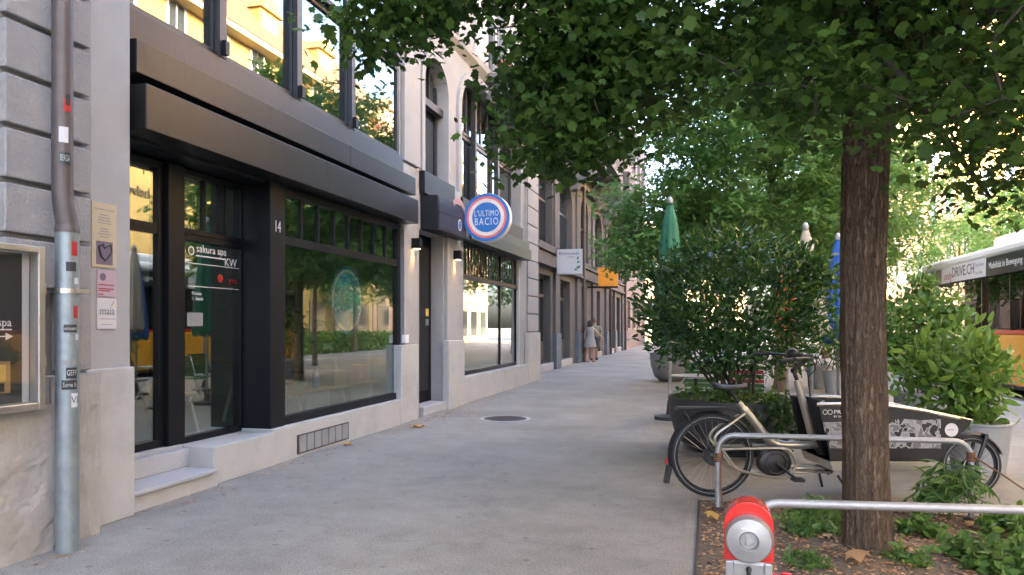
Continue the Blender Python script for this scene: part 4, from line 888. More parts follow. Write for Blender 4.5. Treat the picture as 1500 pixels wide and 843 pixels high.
bx('display', 'black', h_, *[q(1172, 0)[0], q(1188, 0)[0]], -.05, .05, q(0, 524)[2], q(0, 519)[2], bevel=.004)
cb = MB().tube(smooth_path([q(1186, 526, -.05), q(1192, 540, -.04), q(1182, 556, -.03), q(1190, 600, -.03), q(1198, 640, -.03)]), .005, 6); cb.tube(smooth_path([q(1160, 525, -.12), q(1180, 548, -.05), q(1184, 590, -.03)]), .004, 6); cb.build('cables', 'black', K)
# the box: shell with open top, side prints, wooden looking rail
BW = .31
DN = CH*FPX/(728-HV)-BW                        # distance of the near side of the box
def qb(u, v, y=0.): return ((u-750)/FPX*DN-(1043-750)/FPX*(DN+BW), y, CH-(v-HV)/FPX*DN)
side = [(1199, 590), (1240, 590), (1290, 591.5), (1340, 598), (1385, 607), (1424, 616), (1420, 624), (1402, 640), (1388, 656), (1376, 676), (1217, 676), (1212, 650), (1204, 615)]
def sidepts(inset=0): return [qb(u, v)[::2] for u, v in side]
bb = MB()
for s_ in (-1, 1): bb.prism(sidepts(), 'y', s_*(BW-.012), s_*BW)
def strip(idx, w0=BW-.013):
    for a, b in zip(idx[:-1], idx[1:]):
        p, r_ = qb(*side[a]), qb(*side[b]); bb.poly([(p[0], -w0, p[2]), (p[0], w0, p[2]), (r_[0], w0, r_[2]), (r_[0], -w0, r_[2])])
strip([5, 6, 7, 8, 9, 10])
side += [(1232, 676), (1214, 592)]; strip([10, 13]); strip([13, 14]); side = side[:13]
bo_ = bb.build('box', 'boxside', K)
for s_ in (-1, 1):
    rlm = MB()
    pth = smooth_path([qb(1197, 593, s_*BW), qb(1240, 592.5, s_*BW), qb(1290, 594, s_*BW), qb(1340, 600, s_*BW), qb(1385, 609, s_*BW), qb(1426, 618, s_*BW*.9)]); rlm.tube(pth, .0155, 8); rlm.build('box_rail', 'steel', bo_, smooth='auto')
MB().tube([qb(1199, 592, -BW), qb(1214, 591, -BW*.7), qb(1214, 591, BW*.7), qb(1199, 592, BW)], .014, 8).build('box_rail', 'black', bo_)
MB().prism([qb(1216, 677)[::2], qb(1375, 677)[::2], qb(1366, 691)[::2], qb(1221, 691)[::2]], 'y', -BW+.01, BW-.01).build('box_sill', 'champ', bo_, bevel=.004)
yb = -BW-.002
def onside(pts, m, nm, off=0.): return MB().poly([qb(u, v, yb-off) for u, v in pts][::-1]).build(nm, m, bo_)
onside([(1205, 619), (1290, 617), (1325, 614), (1350, 616), (1378, 614), (1378, 657), (1214, 657)], 'art', 'line_art')
text('box_print', 'PRO', .045, qb(1221, 604, yb-.001), FY, 'wtext', bo_, 'LEFT', sx=1.2); text('box_print', 'BY GA', .022, qb(1221, 610.5, yb-.001), FY, 'wtext', bo_, 'LEFT', sx=1.1); text('box_print', 'CA', .04, qb(1233, 664, yb-.001), FY, 'wtext', bo_, 'LEFT', sx=1.1)
for du in (0, 7.4): torus(MB(), qb(1208.5+du, 604, yb-.001), .018, .0025, n=24, k=6).build('ring_print', 'wtext', bo_)
def sdisc(u, v, r, m, nm, off=.002, n=28): onside([(u+r*math.cos(2*math.pi*i/n), v+r*math.sin(2*math.pi*i/n)) for i in range(n)], m, nm, off)
sdisc(1393.5, 630, 9.8, 'paper', 'round_sticker'); onside([(1387, 629), (1397, 629), (1397, 630.5), (1387, 630.5)], 'greyink', 'sticker_print', .004)
onside([(1331, 674), (1333, 667), (1341, 663), (1352, 663), (1359, 668), (1361, 674)], 'black', 'hatch', .002)
fk = MB()
for s_ in (-.065, .065): fk.tube([q(1438, 636, s_), q(1432, 655, s_), q(1421, 684, s_)], [.016, .016, .012], 8)
fk.tube(smooth_path([q(1402, 645), q(1414, 641), q(1428, 636), q(1440, 637)]), .022, 10); fk.tube([q(1438, 637, -.07), q(1438, 637, .07)], .016, 8)
fk.build('fork', 'black', K, smooth='auto')
torus(MB(), (fc_[0], -.045, fc_[2]), .08, .004).build('brake_disc', 'steel', K)
ks = MB().tube([q(1212, 690, -.2), q(1222, 712, -.28), q(1226, 724, -.3)], .011, 8).tube([q(1226, 723.5, -.3), q(1246, 722, -.3)], .014, 8).tube([q(1212, 690, .2), q(1222, 712, .28), q(1226, 724, .3)], .011, 8); ks.build('kickstand', 'black', K)

# ---- planters
def planter(name, lb, cat, x, y, prof, m, group, soil_r, soil_z, n=36):
    t_ = thing(name, lb, cat, (x, y, 0), group); MB().lathe(prof, (x, y, 0), n).build('pot', m, t_, smooth='auto')
    MB().lathe([(soil_r, soil_z), (0, soil_z+.02)], (x, y, 0), n).build('soil', 'soil', t_); return t_
def stems(parent, base, tips, r0, r1, m='twig', seed=0, nm='stems'):
    rr = random.Random(seed); mb = MB()
    for b, t in zip(base, tips):
        b, t = Vector(b), Vector(t); mid = b.lerp(t, .45)+Vector((rr.uniform(-.06, .06), rr.uniform(-.06, .06), 0))*(t-b).length; mb.tube(smooth_path([b, mid, t], 4), [r0+(r1-r0)*i/8 for i in range(9)], 6)
    return mb.build(nm, m, parent, smooth=True)
def cloud(rs, n, c, rx, ry, rz, clumps, spread, zmin=None, flat=1.0):
    P = []; cs = []
    while len(cs) < clumps:
        p = rs.normal(size=3); p /= np.linalg.norm(p); p *= (.35+.65*rs.rand()**.45); p = np.array(c)+p*np.array((rx, ry, rz))
        if zmin is None or p[2] > zmin: cs.append(p)
    per = n//clumps
    for p in cs: P.append(p+rs.normal(size=(per, 3))*np.array((spread, spread, spread*flat)))
    return np.concatenate(P), np.array(cs)
BGX, BGY = .25, 8.97
pb = planter('bowl_planter', 'large dark round planter bowl behind the rear wheel of the bike', 'planter', BGX, BGY, [(.0, 0), (.4, 0), (.56, .07), (.66, .22), (.72, .45), (.735, .63), (.70, .63), (.69, .56)], 'bowl', 'planters along the pavement', .69, .56, 48)
rs = np.random.RandomState(11)
bu = thing('laurel_bush', 'large dark glossy laurel bush growing in the dark bowl', 'bush', (BGX, BGY, .56), 'shrubs in planters')
Pl, cs = cloud(rs, 8200, (BGX+.06, BGY, 1.7), 1.1, .95, .82, 185, .1, .98)
k = cs[rs.choice(len(cs), 26)]; stems(bu, [(BGX+.25*math.cos(i*2.4)*(.3+.7*(i % 3)/2), BGY+.25*math.sin(i*2.4), .57) for i in range(26)], k, .016, .004, seed=2)
leaves('foliage', Pl, .092, 'lance', 'laurel', bu, up=.5, seed=3, out=Pl-np.array((BGX, BGY, 1.1)))
tips = cs[cs[:, 2] > 1.5]; T_ = np.concatenate([c+rs.normal(size=(7, 3))*.07 for c in tips])
leaves('young_leaves', T_, .085, 'lance', 'bushleaf', bu, up=.3, seed=4, out=T_-np.array((BGX, BGY, 1.2)))
iv = thing('ivy', 'trailing ivy spilling over the right rim of the dark bowl', 'ivy', (BGX+.5, BGY-.4, .56), 'plants under the laurel')
pv = np.array([(BGX+.71*math.cos(a)+rs.normal()*.04, BGY+.71*math.sin(a)+rs.normal()*.04-.03, .66-abs(rs.normal())*.2) for a in rs.normal(rad(-42), .3, 420)]); leaves('foliage', pv, .085, 'oval', 'ivy', iv, up=.2, seed=5, droop=.6)
gcv = thing('bedding_plants', 'low green bedding plants on the soil of the dark bowl', 'plants', (BGX-.1, BGY-.3, .56), 'plants under the laurel')
a_ = rs.uniform(rad(180), rad(340), 500); r_ = .66*np.sqrt(rs.rand(500)); leaves('foliage', np.c_[BGX+r_*np.cos(a_), BGY+r_*np.sin(a_), .58+rs.rand(500)*.16], .06, 'oval', 'weed', gcv, up=.5, seed=6)
# far bowl with ivy
fx, fy, _ = G(967, 560)
pb2 = planter('bowl_planter', 'grey round planter bowl with ivy further along the pavement', 'planter', fx+.25, fy+.4, [(.0, 0), (.25, 0), (.42, .12), (.52, .4), (.55, .75), (.52, .75), (.5, .68)], 'zincp', 'planters along the pavement', .5, .68)
sb2 = thing('ivy', 'ivy tumbling over the rim of the far grey bowl', 'ivy', (fx+.25, fy+.4, .68), 'shrubs in planters')
Pl, cs = cloud(rs, 900, (fx+.25, fy+.4, .98), .6, .6, .32, 40, .1, .6); leaves('foliage', Pl, .1, 'oval', 'ivy', sb2, seed=8)
# zinc pots
def zinc(lb, x, y, r, h): return planter('zinc_planter', lb, 'planter', x, y, [(0, 0), (r*.8, 0), (r, h-.03), (r+.012, h-.02), (r+.012, h), (r-.02, h), (r-.03, h-.06)], 'zincp', 'zinc planters', r-.03, h-.06)
px1 = G(1435, 692); zinc('zinc planter with the light green laurel behind the front wheel of the bike', px1[0], px1[1]+.05, .29, .5)
lb2 = thing('laurel_bush', 'light green laurel bush behind the front wheel of the bike', 'bush', (px1[0], px1[1]+.05, .44), 'shrubs in planters')
cx_, cyy = px1[0]-.22, px1[1]+.05
Pl, cs = cloud(rs, 1500, (cx_, cyy, .93), .45, .44, .44, 80, .085, .5); k = cs[rs.choice(len(cs), 14)]
stems(lb2, [(px1[0]+rs.normal()*.07, cyy+rs.normal()*.07, .45) for i in range(14)], k, .011, .004, seed=4); leaves('foliage', Pl, .135, 'lance', 'laurel2', lb2, up=.5, seed=9, out=Pl-np.array((cx_, cyy, .6)))
def potted(x, y, r, h, top, rad_, n, m, size, kind, lb1, lb2, seed, nm='shrub', flat=.9, cl=50):
    zinc(lb1, x, y, r, h); t_ = thing(nm, lb2, 'bush', (x, y, h-.06), 'shrubs in planters'); rs = np.random.RandomState(seed); zc = (top+h)/2+.12
    Pl, cs = cloud(rs, n, (x, y, zc), rad_, rad_, (top-h)/2*.85, cl, .1, h)
    k = cs[rs.choice(len(cs), 10)]; stems(t_, [(x+rs.normal()*r*.4, y+rs.normal()*r*.4, h-.06) for i in range(10)], k, .01, .004, seed=seed); leaves('foliage', Pl, size, kind, m, t_, seed=seed, out=Pl-np.array((x, y, h)))
p_ = G(1203, 571); potted(p_[0], p_[1]+.25, .3, .55, 1.9, .45, 700, 'bushleaf', .12, 'lance', 'left one of the two distant zinc planters between bike and blue parasol', 'thin bamboo shrub in the left distant zinc planter', 21, 'bamboo_shrub')
p_ = G(1228, 578); potted(p_[0], p_[1]+.25, .28, .5, 1.9, .42, 700, 'bushleaf', .12, 'lance', 'right one of the two distant zinc planters, partly behind the trunk', 'thin bamboo shrub in the right distant zinc planter', 22, 'bamboo_shrub')
potted(2.8, 11.3, .34, .55, 2.0, .6, 2600, 'bushleaf', .11, 'oval', 'zinc planter behind the cargo box holding a tall green bush', 'tall green bush right of the trunk, behind the light laurel', 23, 'bush', cl=70)
potted(2.35, 12.4, .3, .5, 1.8, .5, 1400, 'weed', .1, 'lance', 'zinc planter with bush just right of the tree trunk', 'yellowish bush with bare stems just right of the trunk', 24, 'bush', cl=45)

# ---- parasols (closed)
def parasol(lb, x, y, ztop, zbot, rmax, m, lean=0., strap=True, base=True):
    t_ = thing('parasol', lb, 'parasol', (x, y, 0), 'closed parasols'); mb = MB(); n = 48; prof = [(.15, 0), (.2, .03), (.42, .12), (.62, .32), (.85, .65), (1, .94), (.96, 1)]; k = len(prof)
    for i, (f, t) in enumerate(prof):
        for j in range(n):
            a = 2*math.pi*j/n; fold = 1+.3*t*math.cos(8*a+t*1.5)*(.4 if i < 2 else 1)+.08*t*math.sin(3*a); r = rmax*(f if f < .2 else f*.92)*fold+.012
            z = ztop-(ztop-zbot)*t+(.05*math.cos(8*a) if i == k-1 else 0); mb.v.append((x+r*math.cos(a)+lean*(z-zbot), y+r*math.sin(a), z))
    for i in range(k-1):
        for j in range(n): mb.f.append([i*n+j, i*n+(j+1) % n, (i+1)*n+(j+1) % n, (i+1)*n+j])
    mb.f.append(list(range(n)))
    mb.build('canopy', m, t_, smooth=True)
    MB().tube([(x, y, .06), (x, y, zbot), (x+lean*(ztop-zbot), y, ztop+.02)], .024, 12).build('pole', 'alu', t_, smooth='auto')
    MB().lathe([(.045, 0), (.05, .05), (.03, .1), (.0, .12)], (x+lean*(ztop-zbot), y, ztop-.01), 14).build('finial', 'zincp', t_, smooth='auto')
    if base: MB().lathe([(.24, 0), (.24, .05), (.06, .08), (.04, .3), (.03, .3)], (x, y, 0), 24).build('base', 'bowl', t_, smooth='auto')
parasol('closed green parasol standing behind the laurel bush', -.6, 11.75, 3.36, 1.3, .235, 'parasolgreen')
parasol('closed beige parasol behind the right side of the laurel bush', 1.52, 12.2, 2.95, 1.35, .21, 'parasolbeige', -.06)
parasol('closed blue parasol half hidden behind the tree trunk', 2.0, 12.9, 2.85, 1.2, .2, 'parasolblue')
parasol('closed orange parasol glimpsed through the laurel bush', 1.35, 14.2, 2.75, 1.3, .2, 'parasolorange')
# ---- cafe table and slatted chairs
tx, tyy = -.2, 11.0
ct = thing('cafe_table', 'round pale cafe table behind the dark planter bowl', 'table', (tx, tyy, 0))
MB().lathe([(.0, .715), (.33, .715), (.35, .725), (.35, .74), (.0, .745)], (tx, tyy, 0), 36).build('tabletop', 'alu', ct, smooth='auto'); MB().tube([(tx, tyy, .02), (tx, tyy, .715)], .025, 10).build('leg', 'black', ct); MB().lathe([(.22, 0), (.22, .02), (.03, .05)], (tx, tyy, 0), 24).build('foot', 'black', ct)
def chair(lb, x, y, rz, cols):
    t_ = thing('slatted_chair', lb, 'chair', (x, y, 0), 'slatted cafe chairs', rz, True)
    for s_ in (-1, 1):
        MB().tube(smooth_path([(s_*.21, .22, 0), (s_*.21, .0, .45), (s_*.21, -.16, .88)], 4), .011, 8).build('leg', 'white', t_); MB().tube([(s_*.23, -.2, 0), (s_*.23, .2, .46)], .011, 8).build('leg', 'white', t_)
        MB().tube([(s_*.21, -.05, .455), (s_*.21, .26, .455)], .01, 8).build('seat_rail', 'white', t_)
    for i in range(5): bx('slat', cols[i % len(cols)], t_, -.24, .24, -.04+i*.065, .012+i*.065, .466, .482, bevel=.004)
    for i in range(6):
        z = .52+i*.065; yy = -.03-.16*(z-.52)/.36; bx('slat', cols[(i+1) % len(cols)], t_, -.24, .24, yy-.03, yy-.014, z, z+.056, bevel=.004)
c1_ = ['greenslat']; c2_ = ['greenslat', 'greenslat', 'greenslat', 'redslat', 'greenslat', 'redslat']
chair('green slatted chair beside the pale cafe table', -.15, 11.75, rad(8), c1_); chair('green and red slatted chair behind the stems of the laurel', .5, 11.0, rad(-6), c2_); chair('green slatted chair at the left, turned sideways behind the bowl', .02, 12.5, rad(100), c1_)
# ---- signs on the row building
s1 = thing('projecting_sign', 'white square hanging sign reading Richmonds with green leaves', 'sign', (-4.45, 24.0, 3.15))
d0, d1 = -4.88, -4.06
bx('panel', 'paper', s1, d0, d1, 24.0, 24.08, 3.17, 3.97, bevel=.005); bx('frame', 'alu', s1, d0-.02, d1+.02, 24.02, 24.06, 3.15, 3.99)
text('sign_print', 'Richmonds', .15, ((d0+d1)/2-.02, 23.997, 3.84), FY, 'ink', s1, sx=1.02); MB().box(-4.55, -4.3, 23.996, 23.999, 3.71, 3.735).build('sign_print', 'greyink', s1)
lf = MB()
for i, (dx, dz, a) in enumerate(((.25, .32, 30), (.22, .2, -20), (.3, .14, 60), (.16, .1, 10), (.28, .42, 80))):
    cx__, cz__ = d0+.4+dx, 3.2+dz; aa = rad(a); P = lambda s_, t: (cx__+s_*math.cos(aa)-t*math.sin(aa), 23.997, cz__+s_*math.sin(aa)+t*math.cos(aa)); lf.poly([P(0, 0), P(.06, -.035), (P(.14, 0)), P(.06, .035)])
lf.build('leaf_print', 'greenslat', s1); MB().tube([(XC-.02, 24.04, 3.9), (d0, 24.04, 3.9)], .02, 8).tube([(XC-.02, 24.04, 3.25), (d0, 24.04, 3.25)], .02, 8).build('bracket', 'iron', s1)
s2 = thing('projecting_sign', 'orange square hanging sign half hidden by leaves', 'sign', (-4.4, 31.5, 3.1))
e0, e1 = -4.62, -3.78
bx('panel', 'signorange', s2, e0, e1, 31.5, 31.6, 3.15, 3.95, bevel=.006); bx('rail', 'frame', s2, XC-.02, e1, 31.52, 31.58, 3.08, 3.148)
# ---- bus
XB = 6.35
bs = thing('bus', 'yellow and red city bus with white roof and dark windows on the road', 'bus', (XB+1.25, 19, -.12)); y0, y1 = 13.2, 25.6
bx('lower_body', 'busyellow', bs, XB, XB+2.5, y0, y1, .15, 1.27, bevel=.04); bx('stripe', 'busred', bs, XB+.002, XB+2.498, y0+.01, y1-.01, 1.272, 1.36); bx('skirt', 'busdark', bs, XB+.04, XB+2.46, y0+.05, y1-.05, .08, .148)
bx('core', 'busdark', bs, XB+.12, XB+2.38, y0+.1, y1-.1, 1.362, 2.62)
nw = 7; pw = (y1-y0-.2)/nw
for i in range(nw): bx('side_window', 'busglass', bs, XB+.02, XB+.032, y0+.1+i*pw+.02, y0+.1+(i+1)*pw-.02, 1.4, 2.6)
for i in range(nw+1): bx('window_post', 'busdark', bs, XB+.015, XB+.119, y0+.1+i*pw-.019, y0+.1+i*pw+.019, 1.362, 2.62)
bx('end_window', 'busglass', bs, XB+.15, XB+2.35, y1-.09, y1-.06, 1.4, 2.55)
bx('cantrail', 'busdark', bs, XB+.005, XB+2.495, y0, y1, 2.622, 3.06, bevel=.02); bx('roof', 'buswhite', bs, XB+.03, XB+2.47, y0, y1+.02, 3.062, 3.33, bevel=.09); bx('roof_unit', 'buswhite', bs, XB+.35, XB+2.1, y0, 20.6, 3.332, 3.62, bevel=.1)
def fit(name, s, y_l, y_r, z, size, m, parent, x):
    o = text(name, s, size, (0, 0, 0), Matrix.Identity(4), m, parent, 'LEFT'); xs = [v.co.x for v in o.data.vertices]; w_ = max(xs)-min(xs); o.data.transform(Matrix.Translation((x, y_l, z)) @ FXM @ Matrix.Diagonal((abs(y_l-y_r)/w_, 1, 1, 1))); return o
ya, yb_ = YX(1380, XB), YX(1444, XB)
bn = bx('banner', 'paper', bs, XB-.012, XB+.004, yb_, ya, 2.64, 3.08); fit('banner_print', 'only', YX(1384, XB), YX(1395, XB), 2.82, .34, 'redtext', bn, XB-.014); fit('banner_print', 'DRIVE.CH', YX(1395, XB), YX(1427, XB), 2.88, .38, 'ink', bn, XB-.014)
fit('banner_print', 'Das Auto', YX(1429, XB), YX(1442, XB), 2.95, .13, 'greyink', bn, XB-.014); fit('banner_print', 'im Abo', YX(1430, XB), YX(1440, XB), 2.76, .13, 'greyink', bn, XB-.014)
fit('side_print', 'Mobilität in Bewegung', YX(1448, XB), YX(1497, XB), 2.86, .22, 'wtext', bs, XB+.002)
for y in (15.9, 23.2):
    w_ = MB().lathe([(.0, -.02), (.3, -.02), (.47, 0), (.48, .05), (.48, .25)], (XB+.03, y, .36), 32, 'x').build('wheel', 'rubber', bs, smooth='auto'); MB().lathe([(0, -.03), (.2, -.035), (.27, -.022)], (XB+.03, y, .36), 24, 'x').build('rim', 'alu', w_)
    bx('wheel_arch', 'busdark', bs, XB-.003, XB+.02, y-.6, y+.6, .149, .95)
# ---- parked car, far end
cr = thing('parked_car', 'small white car parked at the far end of the pavement', 'car', (-3.2, 58, 0)); cx0 = -3.2
MB().prism([(-.85, .25), (.85, .25), (.88, .6), (.82, .85), (.68, 1.4), (.6, 1.46), (-.6, 1.46), (-.68, 1.4), (-.82, .85), (-.88, .6)], 'y', -2, 2).build('body', 'buswhite', cr, bevel=.06); cb_ = cr.children[0]; cb_.matrix_parent_inverse = Matrix.Identity(4)
def cpart(nm, m, mb):
    o = mb.build(nm, m, cr); o.matrix_parent_inverse = Matrix.Identity(4); return o
cpart('rear_window', 'glass_dark', MB().prism([(-.72, .92), (.72, .92), (.6, 1.34), (-.6, 1.34)], 'y', -2.02, -2.001))
for s_ in (-1, 1):
    cpart('tail_light', 'redtext', MB().box(s_*.6, s_*.8, -2.03, -2.001, .65, .85))
    for yy in (-1.3, 1.3): cpart('wheel', 'rubber', MB().lathe([(0, -.1), (.3, -.1), (.3, .1), (0, .1)], (s_*.8, yy, .3), 20, 'x'))
cpart('number_plate', 'paper', MB().box(-.25, .25, -2.03, -2.001, .45, .56))
# ---- two walkers
def skin(name, J, Ed, parent, m, loc=(0, 0, 0), sub=2):
    me = bpy.data.meshes.new(name); ks_ = list(J); me.from_pydata([J[k][0] for k in ks_], [(ks_.index(a), ks_.index(b)) for a, b in Ed], []); o = link(name, me, None, parent)
    o.matrix_parent_inverse = Matrix.Identity(4)
    md = o.modifiers.new('skin', 'SKIN'); md.use_smooth_shade = True
    for i, k in enumerate(ks_): r = J[k][1]; me.skin_vertices[0].data[i].radius = r if isinstance(r, tuple) else (r, r); me.skin_vertices[0].data[i].use_root = (i == 0)
    sm = o.modifiers.new('sub', 'SUBSURF'); sm.levels = sm.render_levels = sub
    me.materials.append(M[m]); return o
def person(lb, x, y, h, rz, woman, arm_r):
    t_ = thing('person', lb, 'person', (x, y, 0), 'two walkers on the pavement', rz, True); k = h/1.75
    S_ = lambda p: (p[0]*k, p[1]*k, p[2]*k); sh_w = .17 if woman else .2; hw = .1
    J = {'pel': (S_((0, 0, .95)), .13*k), 'waist': (S_((0, .01, 1.1)), (.12*k if woman else .14*k, .09*k)), 'chest': (S_((0, .02, 1.32)), (.15*k, .1*k)), 'neck': (S_((0, .02, 1.48)), .05*k), 'head': (S_((0, .04, 1.58)), .075*k), 'crown': (S_((0, .03, 1.69)), .07*k)}
    for s_, nm in ((-1, 'l'), (1, 'r')):
        st = .16*s_; J['sh'+nm] = (S_((s_*sh_w, .02, 1.41)), .055*k)
        el, wr, fi = arm_r if (s_ > 0 and arm_r) else ((s_*(sh_w+.07), -.02, 1.13), (s_*(sh_w+.08), .07, .9), (s_*(sh_w+.07), .09, .8))
        J['el'+nm] = (S_(el), .042*k); J['wr'+nm] = (S_(wr), .03*k); J['fi'+nm] = (S_(fi), .028*k)
        J['hip'+nm] = (S_((s_*hw, 0, .88)), .09*k); J['kn'+nm] = (S_((s_*hw, .03+st*.5, .49)), .062*k); J['an'+nm] = (S_((s_*hw, st-.02, .09)), .038*k); J['to'+nm] = (S_((s_*hw, st+.14, .035)), .035*k)
    Ed = [('pel', 'waist'), ('waist', 'chest'), ('chest', 'neck'), ('neck', 'head'), ('head', 'crown')]
    for nm in 'lr': Ed += [('chest', 'sh'+nm), ('sh'+nm, 'el'+nm), ('el'+nm, 'wr'+nm), ('wr'+nm, 'fi'+nm), ('pel', 'hip'+nm), ('hip'+nm, 'kn'+nm), ('kn'+nm, 'an'+nm), ('an'+nm, 'to'+nm)]
    skin('body', J, Ed, t_, 'skin')
    def cl(nm, m, mb, sm='auto'): o = mb.build(nm, m, t_, smooth=sm); o.matrix_parent_inverse = Matrix.Identity(4); return o
    if woman:
        cl('hair', 'hair', MB().lathe([(0, .14), (.07, .125), (.105, .06), (.11, -.02), (.105, -.12), (.09, -.24), (.03, -.28)], (0, -.015*k, 1.62*k), 18, sy=.85))
        cl('dress', 'dress', MB().lathe([(.0, 1.43), (.15, 1.42), (.185, 1.32), (.16, 1.12), (.15, 1.05), (.21, .9), (.26, .6), (.245, .6), (.1, .7)], (0, .01, 0), 24, sy=.72))
        cl('shoe', 'wood', MB().box(-.14*k, -.06*k, -.2*k, .05*k, .0, .06)); cl('shoe', 'wood', MB().box(.06*k, .14*k, .08*k, .33*k, .0, .06))
    else:
        cl('hair', 'hair2', MB().lathe([(0, .13), (.06, .12), (.095, .06), (.1, -.01), (.085, -.06)], (0, 0, 1.64*k), 18, sy=.95))
        cl('t_shirt', 'tshirt', MB().lathe([(.05, 1.5), (.2, 1.43), (.225, 1.35), (.2, 1.1), (.2, .9), (.1, .92)], (0, .01, 0), 24, sy=.66).tube([(-.2, .02, 1.41), (-.3, 0, 1.2)], [.08, .075], 10).tube([(.2, .02, 1.41), (.3, 0, 1.2)], [.08, .075], 10))
        cl('shorts', 'shorts', MB().tube([(-.1, 0, .95), (-.11, -.02, .52)], [.12, .115], 12).tube([(.1, 0, .95), (.11, .04, .52)], [.12, .115], 12).lathe([(.19, .86), (.195, 1.0)], (0, .005, 0), 20, sy=.7))
        cl('shoe', 'black', MB().box(-.15*k, -.05*k, -.22*k, .07*k, .0, .08)); cl('shoe', 'black', MB().box(.05*k, .15*k, .06*k, .34*k, .0, .08))
    return t_
g1 = G(862.5, 531); g2 = G(870, 528)
person('walking woman with brown hair in a grey patterned dress, arm held out', g1[0]+.05, g1[1], 1.67, rad(-8), True, ((.32, .08, 1.2), (.5, .14, 1.02), (.56, .16, .95)))
person('walking man in an olive t-shirt beside the woman in the dress', g2[0]+.0, g2[1]+.1, 1.78, rad(6), False, None)

# ================================================================== trees
def inpoly(u, v, P):
    c = False; j = len(P)-1
    for i in range(len(P)):
        if (P[i][1] > v) != (P[j][1] > v) and u < (P[j][0]-P[i][0])*(v-P[i][1])/(P[j][1]-P[i][1])+P[i][0]: c = not c
        j = i
    return c
def tree(name, lb, trunk, radii, cs, nleaf, spread, size, kind, lm, bark, nlimb, seed, flat=.6, up=.9, droop=.2, fork=.55, twig=.007, limb_r=.45, sides=14):
    b = trunk[0]; t_ = thing(name, lb, 'tree', (b[0], b[1], 0), 'street trees'); rs = np.random.RandomState(seed); rr = random.Random(seed)
    path = smooth_path(trunk, 8 if sides < 20 else 24); n = len(path); R_ = list(np.interp(np.linspace(0, 1, n), np.linspace(0, 1, len(radii)), radii)); mb = MB(); ns = sides
    for i, p in enumerate(path):
        for j in range(ns):
            a = 2*math.pi*j/ns; w_ = 1+(.03*math.sin(9*a+1.3*math.sin(p.z*2.2))+.03*math.sin(23*a+2.1*math.sin(p.z*3.1))+.022*math.sin(37*a+1.7*math.sin(p.z*5+1))+.035*math.sin(3*a+p.z))*(1 if ns > 20 else .3); fl = 1+.35*math.exp(-max(p.z, 0)/.1)*(.8+.35*math.sin(4*a))
            mb.v.append((p.x+R_[i]*w_*fl*math.cos(a), p.y+R_[i]*w_*fl*math.sin(a), p.z))
    for i in range(n-1):
        for j in range(ns): mb.f.append([i*ns+j, i*ns+(j+1) % ns, (i+1)*ns+(j+1) % ns, (i+1)*ns+j])
    tk = mb.build('trunk', bark, t_, smooth=True)
    pa = np.array([tuple(p) for p in path]); lim = []; lm_ = MB(); pick = [cs[rs.randint(len(cs))]]
    while len(pick) < nlimb:
        cand = cs[rs.choice(len(cs), 20)]; dd = np.min([[np.linalg.norm(c-p) for p in pick] for c in cand], axis=1); pick.append(cand[np.argmax(dd)])
    for p in pick:
        i0 = int(n*fork)+rr.randrange(max(1, n-int(n*fork)-1)); i0 = min(i0, n-1)
        while i0 > int(n*fork) and path[i0].z > p[2]+.2: i0 -= 1
        a, e = path[i0], Vector(p); L_ = (e-a).length; mid = a.lerp(e, .5)+Vector((rr.uniform(-.1, .1), rr.uniform(-.1, .1), .12))*L_; sp = smooth_path([a, mid, e], 6)
        lm_.tube(sp, [R_[i0]*limb_r*(1-k/13)+.006 for k in range(13)], 7); lim += [tuple(x) for x in sp[3:]]
    la = np.array(lim); d0_ = np.array([np.min(((la-c)**2).sum(1)) for c in cs]); nodes_ = la
    for k in np.argsort(d0_):
        c = cs[k]; i = np.argmin(((nodes_-c)**2).sum(1)); a, e = Vector(nodes_[i]), Vector(c); mid = a.lerp(e, .5)+Vector((rr.uniform(-.1, .1), rr.uniform(-.1, .1), .1))*(e-a).length; lm_.tube([a, mid, e], [twig*1.3, twig, twig*.7], 4, cap=False); nodes_ = np.concatenate([nodes_, [c, tuple(mid)]])
    lm_.build('branches', bark if bark != 'bark' else 'twig', t_, smooth=True)
    per = max(1, nleaf//len(cs)); P = np.concatenate([c+rs.normal(size=(per, 3))*np.array((spread, spread, spread*flat)) for c in cs])
    leaves('crown', P, size, kind, lm, t_, up=up, seed=seed, droop=droop)
    return t_
def ell(rs, n, c, r, zmin, ok=None, rin=.25):
    out = []
    while len(out) < n:
        p = rs.normal(size=3); p /= np.linalg.norm(p); p = np.array(c)+p*(rin+(1-rin)*rs.rand()**.5)*np.array(r)
        if p[2] > zmin and (ok is None or ok(p)): out.append(p)
    return np.array(out)
P1 = [(810, -4000), (810, 50), (785, 120), (780, 185), (735, 198), (740, 210), (790, 240), (850, 235), (895, 180), (940, 150), (985, 205), (1080, 170), (1150, 165), (1200, 205), (1255, 150), (1300, 170), (1335, 255), (1420, 300), (1520, 310), (4000, 330), (4000, -4000)]
P2 = [(525, -60), (530, 40), (550, 75), (590, 55), (640, 30), (670, 0), (800, -25), (800, -120), (560, -120)]
def ok1(p):
    u, v, d = proj(*p)
    if (p[0]**2+p[1]**2+(p[2]-1.45)**2) < 13: return False
    if d < 1.6: return p[2] > 3.6
    if u < 1000 and d < 4.2: return False
    if u < 860 and 60 < v < 200 and d < 5: return False
    return inpoly(u, v, P1) or inpoly(u, v, P2)
rs = np.random.RandomState(31)
cs1 = ell(rs, 1000, (1.15, 5.0, 5.0), (3.7, 3.5, 2.9), 2.35, ok1)
ex = []
